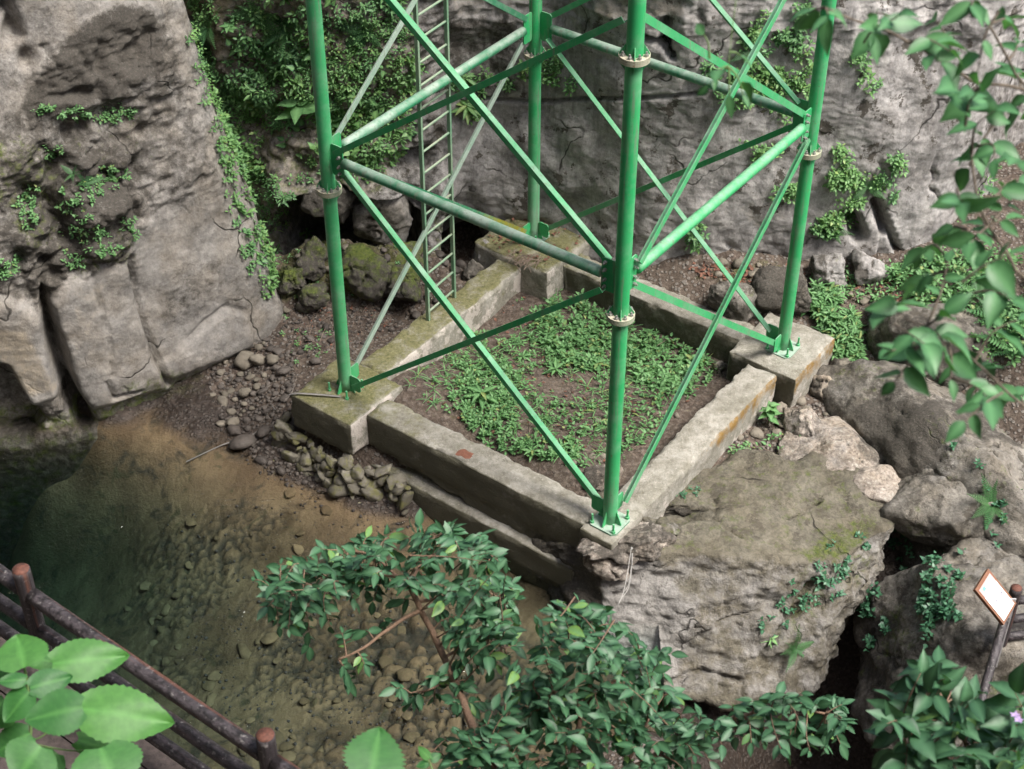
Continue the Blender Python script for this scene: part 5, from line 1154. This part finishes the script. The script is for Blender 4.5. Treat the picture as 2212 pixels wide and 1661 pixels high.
shrub('shrub', 'spreading shrub with one bare curved stem over the brown shallows', base1,
 [([(1120,1800,9.0),(1060,1640,9.1),(1020,1565,9.2),(985,1480,9.35),(950,1400,9.45),(908,1315,9.5),(880,1255,9.5)], .030, .016), ([(910,1318,9.5),(860,1345,9.45),(810,1385,9.4),(770,1410,9.35),(730,1425,9.35)], .013, .006), ([(882,1258,9.5),(850,1243,9.5),(790,1247,9.5),(720,1265,9.5),(640,1275,9.55),(590,1280,9.6)], .013, .005),
  ([(885,1260,9.5),(910,1210,9.6),(930,1170,9.7),(960,1150,9.75)], .012, .005), ([(900,1300,9.5),(960,1290,9.6),(1020,1270,9.7),(1080,1290,9.7)], .011, .005), ([(960,1420,9.45),(1000,1400,9.5),(1060,1390,9.55),(1090,1400,9.55)], .010, .004), ([(975,1460,9.4),(930,1490,9.35),(890,1500,9.3)], .009, .004), ([(905,1215,9.6),(990,1180,9.7),(1060,1200,9.8)], .009,.004), ([(860,1245,9.5),(800,1200,9.65),(740,1190,9.7)], .009, .004)], tips, .094, 'shrub', r, 9.5, nleaf=(6, 10))
base2 = np.array([.6, -8.8, 1.2])
tips = tips_in([(1165,1320),(1215,1300),(1260,1290),(1335,1330),(1390,1400),(1460,1400),(1440,1470),(1480,1540),(1480,1680),(960,1680),(960,1600),(1060,1540),(1110,1450),(1150,1430)], 225, 9.0, .55, r)
tips += tips_in([(1480,1540),(1640,1500),(1700,1480),(1830,1520),(1850,1600),(1790,1640),(1600,1600),(1480,1680)], 46, 8.9, .4, r) + tips_in([(960,1680),(1500,1680),(1500,1760),(960,1760)], 26, 8.9, .4, r)
shrub('shrub', 'dense dark green shrub filling the bottom centre in front of the slab', base2,
 [([(1200,1850,8.8),(1220,1720,8.9),(1245,1600,9.0),(1270,1500,9.1),(1290,1440,9.1)], .022, .010), ([(1210,1800,8.8),(1300,1700,8.8),(1400,1640,8.8),(1470,1590,8.85),(1540,1560,8.9),(1680,1530,8.9),(1780,1540,8.9)], .022, .006), ([(1245,1600,9.0),(1200,1500,9.1),(1190,1420,9.2),(1200,1350,9.3)], .014, .005), ([(1270,1520,9.05),(1340,1460,9.1),(1400,1430,9.1)], .012, .005), ([(1210,1760,8.8),(1100,1680,8.8),(1030,1620,8.9)], .012, .005), ([(1290,1440,9.1),(1280,1380,9.2),(1260,1330,9.2)], .010, .004), ([(1340,1680,8.8),(1400,1560,8.9),(1430,1500,9.0)], .012, .005)], tips, .094, 'shrub', r, 9.0, nleaf=(6, 10))
base3 = np.array([2.4, -11.0, 4.2])
tips = tips_in([(1890,1560),(1960,1470),(2000,1440),(2060,1470),(2120,1500),(2212,1490),(2260,1700),(1900,1700),(1930,1620)], 62, 7.2, .4, r) + tips_in([(1940,1450),(2040,1420),(2060,1460)], 4, 7.2, .2, r)
shrub('shrub', 'blurred leafy shrub filling the lower right corner', base3, [([(2150,1850,7.0),(2120,1700,7.1),(2080,1600,7.2),(2040,1520,7.3),(2010,1460,7.3)], .018, .006), ([(2120,1700,7.1),(2180,1600,7.2),(2230,1520,7.2)], .012, .005), ([(2100,1650,7.1),(2000,1600,7.1),(1940,1580,7.1)], .011, .004)], tips, .13, 'shrub2', r, 7.2, nleaf=(5, 8))
# overhanging bough near the camera
pts_o = [(1900,20),(1880,80),(1940,45),(2030,50),(2110,15),(2180,30),(2200,85),(2060,105),(2040,130),(2100,150),(2050,200),(2120,205),(2080,240),(2180,150),(2200,330),(2150,350),(2080,365),(2170,400),(2070,435),(2110,470),(2180,480),(2040,500),(2100,530),(2190,545),(2000,560),(2060,570),(2150,590),(1990,605),(1960,650),(2030,680),(2190,640),(2000,735),(1920,755),(2040,740),(2110,800),(2190,700),(1925,830),(2060,820),(2130,860),(2190,860),(2090,905),(2200,250),(2160,230),(2210,420)]
tips = [(u + r.uniform(-14, 14), v + r.uniform(-10, 10), 5.2 + r.uniform(-.45, .45)) for u, v in pts_o] + [(1790,40,5.1),(1740,30,5.2)]
shrub('tree_bough', 'out-of-focus leafy bough hanging into the upper right corner', at_w(2950, 480, 6.0), [([(2950,420,6.0),(2600,300,5.7),(2330,230,5.5),(2212,190,5.4),(2100,172,5.3),(2040,130,5.3),(1960,90,5.2),(1900,60,5.2),(1780,15,5.1)], .011, .004), ([(2950,520,6.0),(2600,640,5.7),(2330,650,5.4),(2212,600,5.3),(2170,535,5.3),(2115,430,5.2),(2100,330,5.2)], .012, .004), ([(2950,440,6.0),(2600,340,5.7),(2330,260,5.4),(2212,180,5.3),(2160,100,5.2),(2110,10,5.2)], .008, .004), ([(2950,600,6.0),(2600,880,5.7),(2330,960,5.4),(2212,880,5.3),(2130,800,5.2),(2030,720,5.1),(1960,690,5.1)], .009, .003)], tips, .105, 'over', r, 5.2, nleaf=(3, 6), bark='bark_grey', twig=.14, cat='bough')
tips = [(1575,205,5.6),(1530,185,5.6),(1555,150,5.5),(1520,75,5.5),(1605,205,5.6),(1600,120,5.6)]
shrub('tree_twig', 'thin blurred twig with a few leaves hanging before the upper right brace', at_w(1640, -160, 5.6), [([(1640,-160,5.6),(1600,-60,5.6),(1580,60,5.6),(1570,150,5.6)], .0022, .0014)], tips, .085, 'over', r, 5.6, nleaf=(1, 3), bark='stem', twig=.08, cat='twig')

# ------------------------------------------------------------------ broad-leaved sapling by the railing
def broad_leaf(base, tip, width, w, r, mat, jag=0.02, tiltn=(0, 0, 0), curl=.12):
    """toothed heart-shaped leaf between two bearings"""
    b = at_w(base[0], base[1], w); n = unit((CAM - b) / np.linalg.norm(CAM - b) * .75 + EZ * .5 + np.array(tiltn) + r.normal(size=3) * .12)
    d = ray(*tip); e = CAM + d * (((b - CAM) @ n) / (d @ n)); L = np.linalg.norm(e - b); D = (e - b) / L; X = np.cross(D, n); W = width / FPX * w
    prof = lambda t: (math.sin(math.pi * min(1, t * .93 + .07)) ** .62) * (1 - .42 * t ** 2.2) if t < 1 else 0
    m = 27; V, F, ve = [], [], []
    cols = [-1, -.72, -.45, -.2, 0, .2, .45, .72, 1]
    for i in range(m):
        t = i / (m - 1); h = prof(t) * W * .60
        for j, c in enumerate(cols):
            y = t * L - (abs(c) ** 1.6) * .12 * L * (1 - t) + abs(c) * .05 * L
            hx = h * c * (1 + (jag * 1.6 * (1 if i % 2 else -1) if abs(c) == 1 and 1 < i < m - 2 else 0))
            vein = abs(((t * 6 - abs(c) * 1.5) % 1.0) - .5) * 2
            z = -curl * L * t * t + .10 * abs(c) * h - .05 * L * (c * c) * (h / (W + 1e-6)) + (.005 * L * (vein - .5)) * (0.3 + abs(c)) + .02 * L * math.sin(5 * t + 3 * c)
            V.append(b + D * y + X * hx + n * z); ve.append(1.0 if c == 0 else (1 - vein) ** 4 * .35)
    F = grid_f(m, 9); return np.array(V), F, np.array(ve)
sap = thing('broadleaf_sapling', 'pale green broad-leaved sapling in the lower left corner before the railing', 'sapling', at_w(70, 1900, 7.3))
z7 = lambda x, y: (x * .35, y * .35 + 1080)
for st in ([(140,1000),(165,1100),(180,1250),(190,1440),(165,1600),(150,1900)], [(185,1400),(260,1340),(330,1200),(335,1010)], [(185,1470),(250,1465),(420,1330),(505,1290)], [(180,1500),(420,1545),(600,1540)], [(180,1500),(250,1530)]):
    pts = spline(np.array([at_w(*z7(*q), 7.4) for q in st]), 20); part('stem', *tube(pts, np.linspace(.006, .009, 20) if len(st) == 6 else .004, 6), M['stem'], sap)
for bs_, tp, wd, w in (((150,1035),(100,830),300,7.20),((325,1010),(780,950),250,7.30),((185,1160),(440,1085),165,7.10),((160,1110),(-10,1115),95,7.10),((180,1185),(25,1360),185,7.10),((510,1280),(165,1350),260,6.15),((500,1290),(1050,1358),330,7.10),((185,1440),(-30,1560),200,7.30),((250,1520),(100,1720),310,7.10),((620,1530),(720,1800),400,7.00),((480,1480),(860,1600),170,7.50),((60,1290),(-40,1400),150,7.3),((350,1560),(240,1700),190,7.5),((20,1000),(-60,1100),150,7.4),((30,1230),(-60,1330),130,7.20),((330,1000),(120,960),110,7.60)):
    V, F, ve = broad_leaf(z7(*bs_), z7(*tp), wd * .35, w, r, None); part('leaf', V, F, M['lf_big'], sap, attrs=dict(vein=ve * .5, tint=np.full(len(V), r.random())))
z8 = lambda x, y: (540 + x * .3662, 1053 + y * .3662)
sg = thing('broadleaf_shoot', 'single large lobed pale leaf at the bottom edge beside the shrub', 'plant', at_w(795, 1760, 6.3))
part('stem', *tube(np.array([at_w(795, 1760, 6.3), at_w(795, 1700, 6.3), at_w(800, 1672, 6.3)]), .006, 6), M['stem'], sg)
V, F, ve = broad_leaf((800, 1680), (822, 1572), 120, 6.3, r, None, .05); part('leaf', V, F, M['lf_big'], sg, attrs=dict(vein=ve * .5, tint=np.full(len(V), .5)))
sg = thing('broadleaf_shoot', 'small bright yellow-green shoot at the bottom edge', 'plant', at_w(950, 1740, 7.5))
part('stem', *tube(np.array([at_w(950, 1740, 7.5), at_w(945, 1690, 7.5), at_w(925, 1640, 7.5)]), .005, 6), M['stem'], sg)
for bs_, tp, wd in (((928,1640),(905,1612),20),((930,1642),(952,1628),20),((926,1648),(900,1655),18)):
    V, F, ve = broad_leaf(bs_, tp, wd, 7.5, r, None); part('leaf', V, F, M['lf_big'], sg, attrs=dict(vein=ve * .5, tint=np.full(len(V), .9)))

# ------------------------------------------------------------------ log railing and walkway on the near bank
def log_mat(name, a, b, red=0.0):
    m, nt, bs, out = mat_new(name); q = NB(nt)
    tc = q.n('ShaderNodeTexCoord'); mp = q.n('ShaderNodeMapping'); q.put(mp.inputs[0], tc.outputs['Generated']); mp.inputs['Scale'].default_value = (9, 9, 1.2)
    n = q.noise(3.0, 5, 0.65, vec=mp.outputs[0]); n2 = q.noise(30, 3, 0.6)
    c = q.mix(q.map(n, 0.38, 0.62), a, b); c = q.mix(q.map(q.attr('worn'), 0.2, 0.8), c, (0.11, 0.048, 0.034)); c = q.mix(q.map(n2, 0.6, 0.75, 0, 0.5), c, (0.42, 0.40, 0.38))
    nt.links.new(c, bs.inputs['Base Color']); bs.inputs['Roughness'].default_value = 0.55; nt.links.new(q.bump(n, 0.5, 0.03), bs.inputs['Normal']); return m
M['log'] = log_mat('imitation_log', (0.012, 0.010, 0.011), (0.065, 0.055, 0.060)); M['log_end'] = plain('sawn_log_end', (0.115, 0.045, 0.030), 0.8, 0.5, bump=0.3, scale=35)
M['plank'] = plain('walkway_plank', (0.055, 0.042, 0.038), 0.8, 0.5, bump=0.4, scale=25)
def log(parent, name, p, q, rad, r, ends=True, seed=0, worn=0.4):
    rad = rad * .88; n = 26; pts = np.linspace(p, q, n); V, F = tube(pts, rad, 22)
    ax = unit(np.asarray(q) - np.asarray(p)); c = np.asarray(p) + np.outer((V - p) @ ax, ax); rd = V - c; x, y, _ = frame(ax); th = np.arctan2(rd @ y, rd @ x); s = (V - p) @ ax
    g = np.stack([np.cos(th) * 2.2, np.sin(th) * 2.2, s * 1.1], 1); k = 1 + .10 * fbm(g, 1.6, 3, .6, seed) + .05 * ridged(np.stack([th * 2.5, s * .6, 0 * s], 1), 1.0, 2, .5, seed + 4)
    V = c + rd * k[:, None]; o = part(name, V, F, M['log'], parent, attrs=dict(worn=worn * sstep(.1, .5, fbm(g, .7, 3, .6, seed + 9)) + 0 * s))
    if ends:
        for e, sg_ in ((q, 1),):
            Vd, Fd = tube(np.array([np.asarray(e) + ax * -.004, np.asarray(e) + ax * .006]), rad * .93, 18); part('sawn_end', Vd, Fd, M['log_end'], o)
    return o
PZ = 5.84
pA = at_z(45, 1230, PZ); pB = at_z(573, 1588, PZ); rd_ = unit(pB - pA); sp_ = np.linalg.norm(pB - pA)
rail = thing('log_railing', 'dark log railing with red sawn post tops at lower left', 'railing', np.array([pA[0], pA[1], PZ - 1.1]))
for k in (-1, 0, 1, 2):
    p = pA + rd_ * sp_ * k; log(rail, 'post', p - EZ * 1.15, p, .062, r, seed=20 + k, worn=.9)
for k in (-1, 0, 1):
    p = pA + rd_ * sp_ * k; q = p + rd_ * sp_
    for j, dz in enumerate((-.20, -.52, -.84)): log(rail, 'rail', p + rd_ * .05 - EZ * dz * -1, q - rd_ * .05 - EZ * -dz, .055 if j == 0 else .050, r, ends=False, seed=40 + 3 * k + j, worn=.8 if j == 0 else .35)
nrm_ = np.array([rd_[1], -rd_[0], 0]); nrm_ = nrm_ if nrm_[1] < 0 else -nrm_
deck = thing('walkway', 'timber walkway boards behind the log railing at lower left', 'walkway', np.array([pA[0], pA[1], PZ - 1.2]) + nrm_ * .7)
for i in range(9):
    c = pA + rd_ * (sp_ * .5) + nrm_ * (-.02 + .155 * i) - EZ * 1.17; V, F = box(c, rd_, nrm_, EZ, sp_ * 1.6, .072, .02); part('plank', V, F, M['plank'], deck, smooth=False)

# ------------------------------------------------------------------ sign and railing at right
az_, el_ = math.radians(-35), math.radians(50); sn = np.array([math.cos(el_) * math.cos(az_), math.cos(el_) * math.sin(az_), math.sin(el_)]); sc = at_w(2152, 1288, 17.3)
def on_sign(u, v, h=0.0):
    d = ray(u, v); return CAM + d * (((sc - CAM) @ sn) / (d @ sn)) + sn * h
A0, A1, A3 = on_sign(2135, 1228), on_sign(2107, 1274), on_sign(2196, 1303); ex = A3 - A0; ey = A1 - A0; ex = unit(ex); ey = unit(ey - ex * (ey @ ex)); SX, SY = np.linalg.norm(A3 - A0), np.linalg.norm(A1 - A0)
postp = at_w(2196, 1270, 17.45); M['white'] = plain('white_enamel', (0.80, 0.79, 0.77), 0.35, 0.03); M['pink'] = plain('pink_header', (0.62, 0.36, 0.34), 0.4, 0.05); M['ink'] = plain('ink', (0.02, 0.02, 0.10), 0.5, 0.1); M['mint'] = plain('green_mark', (0.15, 0.50, 0.35), 0.5, 0.1); M['frame'] = plain('brown_frame', (0.19, 0.085, 0.045), 0.5, 0.25); M['alu'] = plain('pale_metal', (0.55, 0.54, 0.55), 0.4, 0.1, metal=0.3); M['ink2'] = plain('faint_ink', (0.75, 0.55, 0.53), 0.5, 0.1)
sign = thing('sign', 'small tilted notice sign with white panel, pink header and brown frame', 'sign', np.array([sc[0], sc[1], sc[2] - 1.1]))
def on_board(name, x0, x1, y0, y1, h0, h1, mat, parent=None):
    c = A0 + ex * (x0 + x1) / 2 * SX + ey * (y0 + y1) / 2 * SY + sn * (h0 + h1) / 2; V, F = box(c, ex, ey, sn, (x1 - x0) / 2 * SX, (y1 - y0) / 2 * SY, (h1 - h0) / 2); return part(name, V, F, M[mat], parent or sign, smooth=False)
on_board('frame', 0, 1, 0, 1, -.035, 0, 'frame'); pn = on_board('panel', .30, .95, .09, .91, .0015, .004, 'white'); hd = on_board('header', .08, .30, .09, .91, .0015, .004, 'pink')
on_board('mark', .12, .20, .62, .78, .0055, .007, 'mint', hd)
for i, (x, y) in enumerate(((.13, .16), (.17, .20), (.22, .16), (.25, .30))): on_board('lettering_line', x, x + .018, y, .58 + .06 * (i % 2), .0055, .007, 'ink2', hd)
for k, y in enumerate((.26, .45, .64)):      # three characters, too blurred in the photograph to read: their stroke masses
    for dx, dy, lx, ly in ((-.045, 0, .014, .055), (0, 0, .012, .06), (.04, .005, .012, .05), (0, -.035, .05, .010), (.005, .03, .045, .010))[: (5, 3, 4)[k]]:
        on_board('lettering', .56 + dx - lx / 2 * 1.0, .56 + dx + lx / 2, y + dy - ly, y + dy + ly, .0055, .007, 'ink', pn)
lg = postp - EZ * .16 + np.array([-.05, -.10, 0]); V, F = box(lg - EZ * .45, np.array([1, 0, 0.]), np.array([0, 1.0, 0]), EZ, .035, .008, .55); part('leg', V, F, M['alu'], sign, smooth=False)
rr2 = thing('log_railing', 'dark log railing beside the small notice sign at the right edge', 'railing', postp - EZ * 1.15)
log(rr2, 'post', postp - EZ * 1.2, postp, .07, r, seed=81, worn=.9)
for j, dz in enumerate((.22, .52, .80)): log(rr2, 'rail', postp - EZ * dz + np.array([.05, .02, 0]), postp - EZ * (dz + .15) + np.array([2.0, .5, 0]), .055, r, ends=False, seed=84 + j)
for j, dz in enumerate((.35, .70)): log(rr2, 'rail', postp - EZ * dz + np.array([-.05, -.03, 0]), postp - EZ * (dz + .75) + np.array([-.75, -1.6, 0]), .055, r, ends=False, seed=94 + j)
log(rr2, 'post', postp + np.array([2.0, .5, -1.35]), postp + np.array([2.0, .5, -.12]), .07, r, seed=99, worn=.9)

# ------------------------------------------------------------------ small things
pc = at_z(1637, 1098, -.33); i = np.argmin(np.linalg.norm(SV[:, :2] - pc[:2], axis=1)); pc = SV[i] + EZ * .012
Vp = []
for a in range(5):
    for b in range(5): Vp.append(pc + np.array([(a - 2) * .026 + .006 * b, (b - 2) * .017 - .004 * a, .018 * math.sin(a * 1.9 + b * 1.3) + .012]))
solo('paper_scrap', np.array(Vp), grid_f(5, 5), M['white'], 'crumpled white paper scrap on the flat rock slab', 'litter')
M['strap'] = plain('grey_strap', (0.20, 0.19, 0.18), 0.6, 0.3, scale=3); M['cord'] = plain('white_cord', (0.46, 0.45, 0.43), 0.8, 0.2)
sp0 = T(*LEG['L'], .02) - np.array([.05, .18, 0]); e0 = at_z(630, 851, .02)
path = [sp0, (sp0 + e0) / 2 + EZ * .015, e0, at_z(608, 868, -.18), at_z(595, 885, -.5), ground_pt(585, 885, -.75) + EZ * .03, ground_pt(550, 940, -.9) + EZ * .03, ground_pt(480, 965, -1.0) + EZ * .03, np.r_[at_z(400, 985, -1.0)[:2], -1.10]]
pts = spline(np.array(path), 60); side = np.array([.25, 1.0, 0]); side /= np.linalg.norm(side)
Vs_ = np.concatenate([np.stack([p - side * .015, p + side * .015, p + side * .015 + EZ * .003, p - side * .015 + EZ * .003]) for p in pts]); solo('strap', Vs_, grid_f(60, 4, True), M['strap'], 'flat grey strap running from the left leg down into the pool', 'strap')
ch = []
for dx, e in ((0, (1335,1300)), (8, (1345,1275)), (14, (1338,1290))):
    a = at_z(1362 + dx * .3, 1180, -.12); c = at_z(*e, -.55); m = (a + c) / 2 + np.array([.02 * dx / 8, -.12, -.1]); ch.append(tube(spline(np.array([a, a + np.array([0, -.08, .01]), m, c + np.array([0, -.05, 0])]), 24), .004, 6))
V, F = joinl(ch); solo('cord', V, F, M['cord'], 'loose white cords hanging over the slab edge below the front leg', 'cord')
M['petal'] = plain('violet_petal', (0.36, 0.26, 0.48), 0.6, 0.2)
fl = thing('flower', 'small violet flowers in the lower right shrub', 'flower', at_w(2190, 1560, 6.9))
for (fu, fv) in ((2192, 1545), (2200, 1556)):
    c = at_w(fu, fv, 6.9)
    for k in range(5):
        an = k * 1.2566; d = unit(np.array([math.cos(an), math.sin(an) * .7, .35])); V, F, _, _ = fan(LP['ivy'], [c], [d], [EZ + d * -.3], [.024], r); part('petal', V, F, M['petal'], fl)
# leaf litter and dry twigs
M['litter'] = plain('dry_leaves', (0.16, 0.075, 0.05), 0.9, 0.5, scale=8); M['twig'] = plain('dry_twig', (0.20, 0.15, 0.12), 0.9, 0.3)
ch = []
def flakes(P, n, size):
    for p, q in zip(P, n):
        D = unit(r.normal(size=3) * np.array([1, 1, .2])); V, F, _, _ = fan(LP['weed'], [p + q * .012], [D], [q + r.normal(size=3) * .3], [size * r.uniform(.5, 1.3)], r); ch.append((V, F))
b, n = pick(GS, [[(1480,570),(1640,570),(1640,620),(1520,600)]], 150, r); flakes(b, n, .07)
b, n = pick(GS, [[(1700,570),(1980,590),(1960,650),(1760,640)]], 150, r); flakes(b, n, .07)
b, n = pick(GS, [[(650,640),(900,620),(800,760),(640,760)], RING, RING], 330, r); flakes(b, n, .055)
pt = np.array([T(a, b_, .115) for a, b_ in zip(r.uniform(-2.5, -1.4, 90), r.uniform(1.5, 2.5, 90))]); flakes(pt, np.tile(EZ, (90, 1)), .06)
V, F = join(ch); solo('leaf_litter', V, F, M['litter'], 'brown fallen leaves strewn on soil and the back pier', 'leaf litter', kind='stuff')
ch = []
for poly, n, z0 in (([(640,650),(900,620),(820,740),(650,740)], 40, -.45), ([(1700,580),(1950,600),(1900,640)], 40, .15), (RING, 50, -.36), ([(540,745),(600,740),(600,765),(545,770)], 12, -.7)):
    for p, s in scatter(poly, n, .1, .35, z0, r, [], 0):
        an = r.uniform(0, 6.3); d = np.array([math.cos(an), math.sin(an), r.uniform(-.1, .25)]); ch.append(tube(spline(np.array([p + EZ * .02, p + d * s * .5 + EZ * .04, p + d * s + EZ * .015]), 5), .004, 4, False))
for i in range(40):
    p = T(-2.0 + r.normal() * .12 + .25, 1.45 + r.normal() * .1, .12); an = r.uniform(0, 6.3); d = np.array([math.cos(an), math.sin(an), .05]); ch.append(tube(np.array([p - d * .12, p + EZ * .02, p + d * .12]), .004, 4, False))
V, F = joinl(ch); solo('dry_twigs', V, F, M['twig'], 'dry twigs scattered on soil and the back pier', 'twigs', kind='stuff')
